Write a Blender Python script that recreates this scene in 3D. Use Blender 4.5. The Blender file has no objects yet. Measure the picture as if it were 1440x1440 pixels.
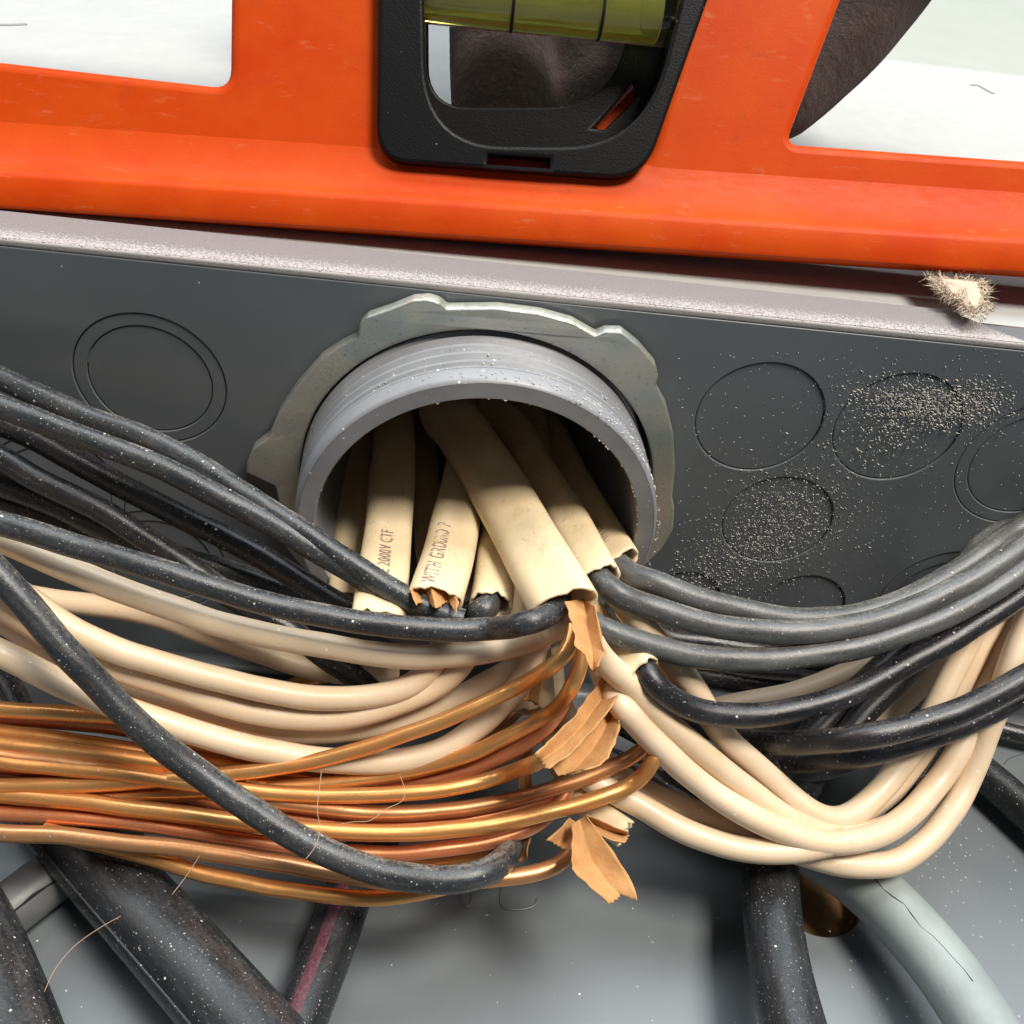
import bpy, bmesh, math, random
from mathutils import Vector, Matrix, noise as mnoise
random.seed(7)
S = 0.001                                   # everything below is written in millimetres
scene = bpy.context.scene
col = scene.collection
V3 = lambda *a: Vector(a)

# ------------------------------------------------------------------ camera
FPX = 1383.0                                # focal length in pixels of the 1440 px photograph
PITCH, YAW = math.radians(51.0), math.radians(6.4)
FW = V3(math.sin(YAW)*math.cos(PITCH), math.cos(YAW)*math.cos(PITCH), math.sin(PITCH))
RT = V3(math.cos(YAW), -math.sin(YAW), 0)
UP = RT.cross(FW)
def ray(px, py):
    return (FW + RT*((px-720)/FPX) - UP*((py-720)/FPX))
RIM = V3(0, 36, -16)                        # centre of the conduit's mouth
CAM = RIM - ray(668, 752).normalized()*165
cd = bpy.data.cameras.new('camera'); cam = bpy.data.objects.new('camera', cd); col.objects.link(cam)
m = Matrix((RT, UP, -FW)).transposed().to_4x4(); m.translation = CAM*S
cam.matrix_world = m
cd.sensor_width = 36; cd.lens = 36*FPX/1440; cd.clip_start = 0.004; cd.clip_end = 50
scene.camera = cam

# ------------------------------------------------------------------ light
w = bpy.data.worlds.new('World'); scene.world = w; w.use_nodes = True
bg = w.node_tree.nodes['Background']; bg.inputs[0].default_value = (0.86, 0.93, 1, 1); bg.inputs[1].default_value = 0.08
def area(name, loc, target, size, power, color):
    l = bpy.data.lights.new(name, 'AREA'); l.shape = 'RECTANGLE'; l.size = size[0]; l.size_y = size[1]; l.energy = power; l.color = color
    o = bpy.data.objects.new(name, l); col.objects.link(o); o.location = loc
    o.rotation_euler = (Vector(target)-Vector(loc)).to_track_quat('-Z', 'Y').to_euler()
    return o
area('work_light', (0.50, -1.34, -0.30), (0, .03, -.04), (.44, .44), 32, (1, .94, .84))
area('ceiling_light', (0.05, -1.5, 0.62), (0, .05, -.08), (2.4, .8), 38, (.87, .95, 1))
area('ceiling_light', (-1.2, -0.9, 0.25), (0, .05, -.06), (.3, .9), 5, (1, .97, .93))
scene.view_settings.view_transform = 'Standard'; scene.view_settings.look = 'None'
scene.view_settings.exposure = 0.0; scene.view_settings.gamma = 1

# ------------------------------------------------------------------ materials
def mat(name, build=None, **kw):
    m = bpy.data.materials.new(name); m.use_nodes = True
    nt = m.node_tree; b = nt.nodes['Principled BSDF']
    for k, v in kw.items():
        b.inputs[k.replace('_', ' ')].default_value = v if not isinstance(v, tuple) else (*v, 1)
    if build: build(nt, b)
    return m
class N:
    """small node helper"""
    def __init__(s, nt): s.nt = nt; s.tc = nt.nodes.new('ShaderNodeTexCoord')
    def link(s, a, b): s.nt.links.new(a, b)
    def coord(s, scale=None, rot=(0,0,0)):
        if scale is None: return s.tc.outputs['Object']
        mp = s.nt.nodes.new('ShaderNodeMapping'); mp.inputs['Scale'].default_value = scale; mp.inputs['Rotation'].default_value = rot
        s.link(s.tc.outputs['Object'], mp.inputs[0]); return mp.outputs[0]
    def noise(s, size, detail=3, rough=.55, coord=None):
        n = s.nt.nodes.new('ShaderNodeTexNoise'); n.inputs['Scale'].default_value = 1/(size*S); n.inputs['Detail'].default_value = detail; n.inputs['Roughness'].default_value = rough
        s.link(coord or s.coord(), n.inputs['Vector']); return n.outputs['Fac']
    def specks(s, cell, r, keep):
        """round dots: voronoi distance below r in the cells whose random value is under keep"""
        v = s.nt.nodes.new('ShaderNodeTexVoronoi'); v.inputs['Scale'].default_value = 1/(cell*S); s.link(s.coord(), v.inputs['Vector'])
        d = s.ramp(v.outputs['Distance'], r*.7, r, 1, 0)
        sep = s.nt.nodes.new('ShaderNodeSeparateColor'); s.link(v.outputs['Color'], sep.inputs[0])
        k = s.ramp(sep.outputs[0], keep-.01, keep+.01, 1, 0)
        return s.math('MULTIPLY', d, k)
    def ramp(s, x, a, b, lo=0., hi=1.):
        r = s.nt.nodes.new('ShaderNodeMapRange'); r.inputs[1].default_value = a; r.inputs[2].default_value = b; r.inputs[3].default_value = lo; r.inputs[4].default_value = hi
        s.link(x, r.inputs[0]); return r.outputs[0]
    def math(s, op, a, b):
        n = s.nt.nodes.new('ShaderNodeMath'); n.operation = op
        for i, v in enumerate((a, b)):
            if isinstance(v, (int, float)): n.inputs[i].default_value = v
            else: s.link(v, n.inputs[i])
        return n.outputs[0]
    def mix(s, f, a, b):
        n = s.nt.nodes.new('ShaderNodeMix'); n.data_type = 'RGBA'
        if isinstance(f, (int, float)): n.inputs[0].default_value = f
        else: s.link(f, n.inputs[0])
        for i, v in ((6, a), (7, b)):
            if isinstance(v, tuple): n.inputs[i].default_value = (*v, 1)
            else: s.link(v, n.inputs[i])
        return n.outputs[2]
    def bump(s, h, dist, strength=1.):
        n = s.nt.nodes.new('ShaderNodeBump'); n.inputs['Distance'].default_value = dist*S; n.inputs['Strength'].default_value = strength
        s.link(h, n.inputs['Height']); return n.outputs[0]
    def nz(s):
        g = s.nt.nodes.new('ShaderNodeNewGeometry'); x = s.nt.nodes.new('ShaderNodeSeparateXYZ'); s.link(g.outputs['Normal'], x.inputs[0]); return x.outputs[2]

def m_black_wire(base, dust, amount, speck=.22, rough=.34, smear=.35):
    def f(nt, b):
        n = N(nt)
        at_ = nt.nodes.new('ShaderNodeAttribute'); at_.attribute_name = 'along'; tv = at_.outputs['Vector']   # (length*.2, r cos, r sin) in metres
        fine = n.noise(.55, 5, .8); big = n.noise(7, 2); streak = n.noise(.75, 4, .65, tv); patch = n.noise(2.2, 3, .6, tv)
        settle = n.ramp(n.nz(), -.05, .95)                       # dust settled from above
        d = n.math('MULTIPLY', n.math('ADD', n.math('MULTIPLY', settle, 1.), .10), n.ramp(n.math('ADD', n.math('MULTIPLY', streak, .42), n.math('MULTIPLY', fine, .62)), .47, .60))
        d = n.math('MULTIPLY', d, n.ramp(patch, .3, .62, .35*amount, amount))
        c = n.mix(n.ramp(patch, .35, .65), base, tuple(x*2.1 for x in base))
        c = n.mix(n.math('MULTIPLY', n.ramp(streak, .56, .70), smear), c, (.075, .048, .045))          # brownish smears
        c = n.mix(d, c, dust)
        sp = n.math('MAXIMUM', n.math('MAXIMUM', n.specks(1.6, .15, speck), n.specks(.8, .16, speck*.55)), n.math('MULTIPLY', n.specks(.5, .2, min(.5, speck*1.6)), .55))
        c = n.mix(sp, c, (.56, .54, .5))
        n.link(c, b.inputs['Base Color'])
        n.link(n.math('MAXIMUM', n.ramp(d, 0, .6, rough, .8), n.math('MULTIPLY', sp, .9)), b.inputs['Roughness'])
        n.link(n.bump(n.math('ADD', n.math('ADD', n.math('MULTIPLY', fine, 1.6), n.math('MULTIPLY', streak, 1.)), n.math('MULTIPLY', sp, 1.2)), .08, .5), b.inputs['Normal'])
    return mat('black_wire', f)
def m_cream(name, a, bcol, rough=.33, sss=.12, stains=False):
    def f(nt, b):
        n = N(nt)
        big = n.noise(9, 3); fine = n.noise(.6, 3)
        c = n.mix(n.ramp(big, .3, .7), a, bcol)
        c = n.mix(n.math('MULTIPLY', n.ramp(fine, .62, .75), .25), c, (.42, .27, .13))
        sp = n.specks(1.8, .13, .14); c = n.mix(sp, c, (.9, .87, .8))
        if stains:                               # smudged remains of print and handling marks
            where = n.ramp(n.noise(3.5, 3), .50, .60); grain = n.ramp(n.noise(.42, 3, .6, n.coord((1, 1, .45))), .58, .68)
            c = n.mix(n.math('MULTIPLY', n.math('MULTIPLY', where, grain), .55), c, (.27, .17, .16))
            c = n.mix(n.math('MULTIPLY', n.ramp(n.noise(5, 4, .7), .55, .75), .4), c, (.52, .33, .13))
        n.link(c, b.inputs['Base Color']); n.link(n.ramp(big, .3, .7, rough, rough+.14), b.inputs['Roughness'])
        b.inputs['Subsurface Weight'].default_value = sss; b.inputs['Subsurface Radius'].default_value = (1, .55, .3); b.inputs['Subsurface Scale'].default_value = .0012
        n.link(n.bump(n.noise(1.6, 3), .12, .35), b.inputs['Normal'])
    return mat(name, f)
def f_copper(ca, cb):
  def f(nt, b):
    n = N(nt)
    big = n.noise(7, 3); st = n.noise(.5, 3)
    c = n.mix(n.ramp(big, .3, .7), ca, cb)
    c = n.mix(n.math('MULTIPLY', n.ramp(st, .58, .78), .28), c, (.50, .18, .07))
    sp = n.specks(1.6, .12, .12); c = n.mix(sp, c, (.8, .7, .55))
    n.link(c, b.inputs['Base Color']); b.inputs['Metallic'].default_value = .76
    n.link(n.ramp(n.math('ADD', n.math('MULTIPLY', big, .6), n.math('MULTIPLY', st, .4)), .35, .65, .27, .42), b.inputs['Roughness'])
    n.link(n.bump(n.noise(2.2, 2), .06, .25), b.inputs['Normal'])
  return f
def f_paint(nt, b):
    n = N(nt)
    big = n.noise(30, 3); fine = n.noise(.5, 3)
    c = n.mix(n.ramp(big, .3, .7), (.122, .138, .150), (.150, .166, .180))
    sp = n.specks(2.6, .075, .10); c = n.mix(sp, c, (.75, .75, .73))
    n.link(c, b.inputs['Base Color'])
    n.link(n.ramp(big, .3, .7, .33, .40), b.inputs['Roughness'])
    b.inputs['Specular IOR Level'].default_value = .6
    n.link(n.bump(n.math('ADD', n.math('MULTIPLY', n.noise(2.2, 2), .7), n.math('MULTIPLY', fine, .1)), .05, .3), b.inputs['Normal'])
def f_flange(nt, b):
    f_paint(nt, b); n = N(nt)
    x = nt.nodes.new('ShaderNodeSeparateXYZ'); n.link(n.tc.outputs['Object'], x.inputs[0])
    near = n.ramp(x.outputs[2], .2*S, 5.0*S, 1.0, 0.15)
    tex = n.noise(.45, 4, .75)
    d = n.ramp(n.math('ADD', tex, n.math('MULTIPLY', near, .42)), .62, .8)
    n.link(n.mix(d, (.20, .185, .185), (.40, .365, .365)), b.inputs['Base Color'])
    n.link(n.ramp(d, 0, 1, .5, .9), b.inputs['Roughness']); n.link(n.bump(n.math('ADD', tex, d), .15, .6), b.inputs['Normal'])
def f_gypsum(nt, b):
    n = N(nt); t = n.noise(2.5, 5, .7, n.coord((.25, 1, 1)))
    n.link(n.mix(n.ramp(t, .35, .7), (.42, .33, .30), (.60, .50, .46)), b.inputs['Base Color']); b.inputs['Roughness'].default_value = .95
    n.link(n.bump(t, .7, .8), b.inputs['Normal'])
def f_wall(nt, b):
    n = N(nt); t = n.noise(5, 4)
    n.link(n.mix(n.ramp(t, .3, .7), (.40, .405, .40), (.43, .434, .428)), b.inputs['Base Color']); b.inputs['Roughness'].default_value = .9
    n.link(n.bump(n.noise(1.2, 4), .1, .3), b.inputs['Normal'])
def f_orange(nt, b):
    n = N(nt); t = n.noise(14, 4); s = n.noise(1.2, 4, .7, n.coord((.3, 1, 1)))
    c = n.mix(n.ramp(t, .3, .7), (.53, .042, .001), (.58, .070, .002))
    c = n.mix(n.math('MULTIPLY', n.ramp(s, .58, .72), n.ramp(n.noise(9, 2), .45, .65, 0, .55)), c, (.58, .20, .09)); g = n.noise(5, 5, .75); c = n.mix(n.math('MULTIPLY', n.ramp(g, .60, .72), .35), c, (.30, .05, .012))
    dk = n.specks(3.1, .05, .05); c = n.mix(dk, c, (.22, .04, .01))
    n.link(c, b.inputs['Base Color']); n.link(n.ramp(s, .3, .8, .46, .62), b.inputs['Roughness'])
    b.inputs['Specular IOR Level'].default_value = .16
    n.link(n.bump(n.math('ADD', n.noise(.5, 3), n.math('MULTIPLY', t, 1.5)), .06, .35), b.inputs['Normal'])
def f_blackplastic(nt, b):
    n = N(nt); t = n.noise(.35, 3)
    c = n.mix(n.specks(1.4, .1, .12), (.007, .007, .008), (.2, .19, .17))
    n.link(c, b.inputs['Base Color']); b.inputs['Roughness'].default_value = .42; b.inputs['Specular IOR Level'].default_value = .16; n.link(n.bump(t, .09, .55), b.inputs['Normal'])
def f_zinc(nt, b):
    n = N(nt); t = n.noise(9, 3); s = n.noise(.8, 4, .7)
    c = n.mix(n.ramp(t, .35, .65), (.60, .62, .58), (.72, .69, .58)); c = n.mix(n.math('MULTIPLY', n.ramp(n.noise(15, 2), .5, .7), .6), c, (.34, .43, .43))
    c = n.mix(n.math('MULTIPLY', n.ramp(s, .62, .72), .7), c, (.10, .09, .06))
    n.link(c, b.inputs['Base Color']); b.inputs['Metallic'].default_value = .78; n.link(n.ramp(s, .3, .8, .30, .52), b.inputs['Roughness'])
    n.link(n.bump(n.math('ADD', s, t), .16, .55), b.inputs['Normal'])
def f_pvc(nt, b):
    n = N(nt); t = n.noise(8, 3)
    c = n.mix(n.ramp(t, .3, .7), (.225, .23, .25), (.275, .28, .295)); c = n.mix(n.math('MAXIMUM', n.specks(1.7, .13, .2), n.specks(.8, .14, .06)), c, (.75, .74, .7))
    n.link(c, b.inputs['Base Color']); b.inputs['Roughness'].default_value = .42; n.link(n.bump(n.noise(1.1, 4), .1, .4), b.inputs['Normal'])
def f_paper(nt, b):
    n = N(nt); t = n.noise(3, 4, .65)
    c = n.mix(n.ramp(t, .3, .72), (.53, .285, .115), (.42, .20, .065)); c = n.mix(n.math('MULTIPLY', n.ramp(n.noise(.5, 4), .6, .75), .4), c, (.24, .11, .03))
    n.link(c, b.inputs['Base Color']); b.inputs['Roughness'].default_value = .85; n.link(n.bump(n.noise(.9, 4), .18, .7), b.inputs['Normal'])
    b.inputs['Subsurface Weight'].default_value = .15; b.inputs['Subsurface Radius'].default_value = (1, .5, .2); b.inputs['Subsurface Scale'].default_value = .0006
def f_glove(nt, b):
    n = N(nt); t = n.noise(.9, 5, .75); g = n.noise(6, 3)
    c = n.mix(n.ramp(g, .3, .7), (.026, .012, .011), (.046, .025, .021)); c = n.mix(n.ramp(t, .52, .74), c, (.085, .055, .046))
    n.link(c, b.inputs['Base Color']); b.inputs['Roughness'].default_value = .95; b.inputs['Sheen Weight'].default_value = .1
    n.link(n.bump(n.math('ADD', t, n.math('MULTIPLY', g, 2.)), .9, 1.), b.inputs['Normal'])
def f_graycable(ca, cb):
  def f(nt, b):
    n = N(nt); t = n.noise(10, 3)
    n.link(n.mix(n.ramp(t, .3, .7), ca, cb), b.inputs['Base Color']); b.inputs['Roughness'].default_value = .45
    n.link(n.bump(n.noise(.7, 3), .06, .5), b.inputs['Normal'])
  return f
def f_wood(nt, b):
    n = N(nt); t = n.noise(4, 5, .7)
    n.link(n.mix(n.ramp(t, .3, .7), (.36, .20, .085), (.25, .13, .05)), b.inputs['Base Color']); b.inputs['Roughness'].default_value = .9
def f_upper(nt, b):
    n = N(nt); n.link(n.mix(n.noise(20, 3), (.33, .35, .315), (.38, .40, .365)), b.inputs['Base Color']); b.inputs['Roughness'].default_value = .8
MT = {
 'black': m_black_wire((.010, .010, .012), (.22, .185, .16), .65, .14, .23),
 'dusty': m_black_wire((.018, .020, .023), (.36, .325, .27), .95, .22, .24),
 'grey': m_black_wire((.050, .052, .052), (.34, .31, .25), 1.05, .16, .27),
 'thick': m_black_wire((.013, .014, .016), (.19, .18, .165), .34, .2, .25, 0.),
 'cream': m_cream('cream_wire', (.75, .56, .37), (.78, .62, .45)),
 'sheath': m_cream('sheath', (.73, .56, .34), (.77, .63, .42), .44, .12, True),
 'copper': mat('copper', f_copper((.86, .46, .17), (.78, .35, .115))), 'copper_red': mat('red_copper', f_copper((.80, .36, .19), (.72, .27, .12))), 'copper_dull_shaded': mat('dull_shaded_copper', f_copper((.70, .38, .18), (.58, .27, .12))), 'paint': mat('grey_paint', f_paint), 'flange': mat('dusty_paint', f_flange),
 'gypsum': mat('gypsum', f_gypsum), 'wall': mat('wall_paint', f_wall), 'upper': mat('upper_paint', f_upper), 'orange': mat('orange_plastic', f_orange),
 'bplastic': mat('black_plastic', f_blackplastic), 'zinc': mat('zinc', f_zinc), 'pvc': mat('grey_pvc', f_pvc), 'paper': mat('kraft_paper', f_paper),
 'glove': mat('brown_suede', f_glove), 'graycable': mat('grey_jacket', f_graycable((.24, .275, .275), (.32, .355, .35))), 'grey_shaded': mat('shaded_grey_jacket', f_graycable((.10, .105, .11), (.16, .165, .17))), 'wood': mat('wood', f_wood),
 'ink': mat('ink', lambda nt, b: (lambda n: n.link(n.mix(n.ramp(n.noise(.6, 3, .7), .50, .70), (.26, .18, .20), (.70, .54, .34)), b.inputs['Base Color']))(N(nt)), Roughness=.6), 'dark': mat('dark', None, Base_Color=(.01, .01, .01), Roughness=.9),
 'crack': mat('crack_dirt', None, Base_Color=(.05, .045, .04), Roughness=.9),
 'pencil': mat('pencil', None, Base_Color=(.25, .25, .25), Roughness=.8),
 'purple': mat('purple_stripe', lambda nt, b: (lambda n: n.link(n.mix(n.ramp(n.noise(.5, 4, .7), .4, .7), (.075, .009, .032), (.15, .07, .08)), b.inputs['Base Color']))(N(nt)), Roughness=.6),
 'dust': mat('gypsum_dust', None, Base_Color=(.64, .61, .57), Roughness=.95), 'whitedust': mat('white_dust', None, Base_Color=(.68, .67, .65), Roughness=.95),
 'flangedust': mat('flange_dust', None, Base_Color=(.46, .43, .42), Roughness=.95),
 'fuzz': mat('paper_fuzz', None, Base_Color=(.52, .43, .33), Roughness=.95),
 'hair': mat('fibre', None, Base_Color=(.42, .27, .17), Roughness=.7),
 'acrylic': mat('acrylic', None, Base_Color=(.97, .98, .86), Roughness=.03, Transmission_Weight=1., IOR=1.49),
 'fluid': mat('vial_fluid', None, Base_Color=(.78, .80, .20), Roughness=.06, Transmission_Weight=.74, IOR=1.33),
}

# ------------------------------------------------------------------ scene graph helpers
def tag(o, label=None, cat=None, group=None, kind=None):
    if label: o['label'] = label
    if cat: o['category'] = cat
    if group: o['group'] = group
    if kind: o['kind'] = kind
    return o
def thing(name, label, cat, loc, group=None):
    o = bpy.data.objects.new(name, None); col.objects.link(o); o.location = Vector(loc)*S; o.empty_display_size = .01
    return tag(o, label, cat, group)
def origin_of(p):
    v = Vector((0,0,0))
    while p is not None: v += p.location; p = p.parent
    return v
def obj(name, verts, faces, mt, parent=None, smooth=True):
    """verts in world millimetres"""
    off = origin_of(parent) if parent else Vector((0,0,0))
    me = bpy.data.meshes.new(name); me.from_pydata([Vector(v)*S-off for v in verts], [], faces); me.validate()
    bm = bmesh.new(); bm.from_mesh(me); bmesh.ops.recalc_face_normals(bm, faces=bm.faces); bm.to_mesh(me); bm.free()
    me.materials.append(MT[mt])
    if smooth: me.polygons.foreach_set('use_smooth', [True]*len(me.polygons))
    o = bpy.data.objects.new(name, me); col.objects.link(o)
    if parent: o.parent = parent
    return o
def at(px, py, Y):
    d = ray(px, py); return CAM + d*((Y-CAM.y)/d.y)
def at_z(px, py, Z=0):
    d = ray(px, py); return CAM + d*((Z-CAM.z)/d.z)
def spline(pts, step):
    """centripetal-ish Catmull-Rom through pts, resampled"""
    P = [pts[0]*2-pts[1]] + list(pts) + [pts[-1]*2-pts[-2]]
    out = []
    for i in range(1, len(P)-2):
        p0, p1, p2, p3 = P[i-1:i+3]; n = max(2, int((p2-p1).length/step))
        for k in range(n):
            t = k/n; out.append(.5*((2*p1)+(p2-p0)*t+(2*p0-5*p1+4*p2-p3)*t*t+(3*p1-p0-3*p2+p3)*t**3))
    out.append(P[-2]); 
    for _ in range(3):
        out = [out[0]]+[(out[i-1]+out[i]*2+out[i+1])/4 for i in range(1, len(out)-1)]+[out[-1]]
    return out
def frames(path, ref):
    fr = []
    for i, p in enumerate(path):
        t = (path[min(i+1, len(path)-1)]-path[max(i-1, 0)]).normalized()
        a = (ref - t*ref.dot(t)).normalized(); fr.append((p, t, a, t.cross(a)))
    return fr
def tube(path, ra, rb=None, n=14, ref=None, cap=True, taper=0, wob=0):
    """tube of elliptic section: ra across (along t x ref), rb along ref"""
    rb = rb or ra; ref = ref or V3(.17, -.8, -.6)
    fs, vs = [], []
    for i, (p, t, a, c) in enumerate(frames(path, ref)):
        e = len(path)-1-i; s_ = math.sqrt(max(.02, 1-((taper-e)/taper)**2)) if taper and e < taper else 1.
        if wob: p = p + (a*mnoise.noise(p*.055+V3(wob, 0, 0))+c*mnoise.noise(p*.055+V3(0, wob, 5)))*.42 + (a*mnoise.noise(p*.16+V3(wob, 3, 0))+c*mnoise.noise(p*.16+V3(2, wob, 5)))*.16
        if wob: s_ *= 1+.028*mnoise.noise(p*.13+V3(wob, 1, 1))
        for k in range(n):
            th = 2*math.pi*k/n
            vs.append(p + c*(ra*math.cos(th)*s_) + a*(rb*math.sin(th)*s_))
    L = len(path)
    for i in range(L-1):
        for k in range(n):
            fs.append((i*n+k, i*n+(k+1) % n, (i+1)*n+(k+1) % n, (i+1)*n+k))
    if cap: fs.append(tuple(range(n-1, -1, -1))); fs.append(tuple((L-1)*n+k for k in range(n)))
    return vs, fs
def plate(loops, thick, bevel=0., res=2):
    """filled outline with holes in the local XY plane, millimetres; returns (verts, faces), z from -thick/2 to thick/2"""
    cu = bpy.data.curves.new('tmp', 'CURVE'); cu.dimensions = '2D'; cu.fill_mode = 'BOTH'
    cu.extrude = max(thick/2-bevel, .001); cu.bevel_depth = bevel; cu.bevel_resolution = res; cu.offset = -bevel
    for lp in loops:
        s = cu.splines.new('POLY'); s.points.add(len(lp)-1); s.use_cyclic_u = True
        for i, (x, y) in enumerate(lp): s.points[i].co = (x, y, 0, 1)
    o = bpy.data.objects.new('tmp', cu); col.objects.link(o)
    dg = bpy.context.evaluated_depsgraph_get(); me = bpy.data.meshes.new_from_object(o.evaluated_get(dg))
    vs = [v.co.copy() for v in me.vertices]; fs = [tuple(p.vertices) for p in me.polygons]
    bpy.data.objects.remove(o); bpy.data.curves.remove(cu); bpy.data.meshes.remove(me)
    return vs, fs
def circle(cx, cy, r, n=48, a0=0, a1=2*math.pi):
    return [(cx+r*math.cos(a0+(a1-a0)*k/n), cy+r*math.sin(a0+(a1-a0)*k/n)) for k in range(n)]
def rounded(pts, r, n=6):
    """polygon with rounded corners; r one radius or a list"""
    out = []
    for i, p in enumerate(pts):
        p = Vector(p); a = Vector(pts[i-1]); b = Vector(pts[(i+1) % len(pts)]); rr = r[i] if isinstance(r, (list, tuple)) else r
        if rr <= 0: out.append(tuple(p)); continue
        d1 = (a-p); d2 = (b-p); k1 = min(rr, d1.length*.49); k2 = min(rr, d2.length*.49)
        q1 = p+d1.normalized()*k1; q2 = p+d2.normalized()*k2
        for j in range(n+1):
            t = j/n; out.append(tuple(q1*(1-t)**2+p*2*t*(1-t)+q2*t*t))
    return out
def place(vs, o, x, y, z): return [o+x*v.x+y*v.y+z*v.z for v in vs]
def boxmesh(x0, x1, y0, y1, z0, z1):
    vs = [(x, y, z) for x in (x0, x1) for y in (y0, y1) for z in (z0, z1)]
    return [Vector(v) for v in vs], [(0,1,3,2), (4,6,7,5), (0,4,5,1), (2,3,7,6), (0,2,6,4), (1,5,7,3)]
def join(*ms):
    vs, fs = [], []
    for v, f in ms:
        b = len(vs); vs += list(v); fs += [tuple(i+b for i in q) for q in f]
    return vs, fs
def smooth_by_angle(o, deg=35):
    me = o.data; bm = bmesh.new(); bm.from_mesh(me)
    for e in bm.edges:
        if len(e.link_faces) == 2 and e.calc_face_angle(0) > math.radians(deg): e.smooth = False
    bm.to_mesh(me); bm.free(); return o

# ------------------------------------------------------------------ wall and box
D = 91.0; XL, XR, ZB = -185, 190, -380
DRY_TOP = at(1380, 100, 1.4).z
def struct(name, vf, mt): return tag(obj(name, *vf, mt, None, False), kind='structure')
dy0, dy1 = 1.4, 13.0
wallm = join(boxmesh(-700, 700, dy0, dy1, 11.2, DRY_TOP), boxmesh(-700, XL-3, dy0, dy1, -700, 11.2), boxmesh(XR+3, 700, dy0, dy1, -700, 11.2), boxmesh(XL-3, XR+3, dy0, dy1, -700, ZB-3))
wo = struct('wall', wallm, 'wall')
wo.data.materials.append(MT['gypsum'])
for p in wo.data.polygons:
    if abs(p.normal.y) < .5: p.material_index = 1
struct('wall', boxmesh(-700, 700, 9, 18, DRY_TOP+.3, 900), 'upper')
for pts, lab in ((((-30, 33), (0, 35), (38, 34)), 'thin grey pencil line on the white wall in the left opening of the level'),
            (((1366, 120), (1374, 119), (1386, 126), (1398, 132)), 'small hooked pencil mark on the white wall at the right')):
    q = [at(x, y, dy0-.06) for x, y in pts]
    tag(obj('pencil_mark', *tube(spline(q, 1.), .7 if len(pts) > 3 else .8, .05, 6, V3(0, -1, 0)), 'pencil'), lab, 'pencil mark', 'pencil marks on the wall')
struct('stud_board', boxmesh(-260, 260, D+5, D+25, -420, 300), 'wood').name = 'wood_backing'

box = thing('electrical_panel', 'open grey painted steel breaker box with round knockouts behind all the wires', 'electrical panel', (0, 0, 0))
KO = [ # px, py of centre, radius, double?, tab angle
 (211, 536, 12.5, 10.2, 200), (1068, 589, 11.0, 0, -20), (1262, 603, 11.0, 0, -10), (1093, 733, 10.2, 0, 0), (962, 842, 7.0, 0, 10), (1128, 853, 8.3, 0, -30),
 (1450, 655, 13.2, 10.8, 255), (1330, 850, 14.0, 11.3, 170), (225, 790, 12.5, 10, 90), (80, 690, 12.0, 9.5, 20)]
ko_xy = []
for px, py, r, r2, ta in KO:
    c = at_z(px, py, 0); c.y = min(c.y, D-r-2); ko_xy.append((c.x, c.y, r, r2, ta))
LNC = V3(at_z(655, 655).x, 36, 0)
holes = [circle(x, y, r+.07, 72) for x, y, r, r2, ta in ko_xy] + [circle(RIM.x, RIM.y, 30.9, 64)]
vs, fs = plate([[(XL, .3), (XR, .3), (XR, D), (XL, D)]] + holes, 1.5, .22)
top = obj('top_wall', [v+V3(0, 0, .75) for v in vs], fs, 'paint', box, False)
obj('seam_light_stop', *boxmesh(XL, XR, 3, D, 1.62, 1.9), 'dark', top, False)
light_stop = top.children[0]
bm = bmesh.new(); bm.from_mesh(light_stop.data); bm.free()
# dark sheet added behind the knockout seams against light leaks, conduit hole kept
vs, fs = plate([[(XL, 3), (XR, 3), (XR, D), (XL, D)], circle(RIM.x, RIM.y, 30.9, 64)], .3)
bpy.data.objects.remove(light_stop); obj('seam_light_stop', [v+V3(0, 0, 1.8) for v in vs], fs, 'dark', top, False)
for x, y, r, r2, ta in ko_xy:
    t = math.radians(ta)
    if r2:
        vs, fs = plate([circle(x, y, r-.06, 72), circle(x, y, r2+.06, 72)], 1.2, .2)
        k = obj('knockout_ring', [v+V3(0, 0, .78) for v in vs], fs, 'paint', top, False)
        vs, fs = plate([circle(x, y, r2-.06, 72)], 1.2, .2)
        k2 = obj('knockout', [v+V3(0, 0, .95) for v in vs], fs, 'paint', top, False)
        obj('tie_tab', *boxmesh(x+math.cos(t+1)*r-1.3, x+math.cos(t+1)*r+1.3, y+math.sin(t+1)*r-1.3, y+math.sin(t+1)*r+1.3, .35, 1.1), 'paint', top, False)
    else:
        vs, fs = plate([circle(x, y, r-.06, 72)], 1.2, .2)
        k = obj('knockout', [v+V3(0, 0, .86) for v in vs], fs, 'paint', top, False)
    rr = r2 or r
    obj('tie_tab', *boxmesh(x+math.cos(t)*rr-1.2, x+math.cos(t)*rr+1.2, y+math.sin(t)*rr-1.2, y+math.sin(t)*rr+1.2, .4, 1.1), 'paint', top, False)
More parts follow.
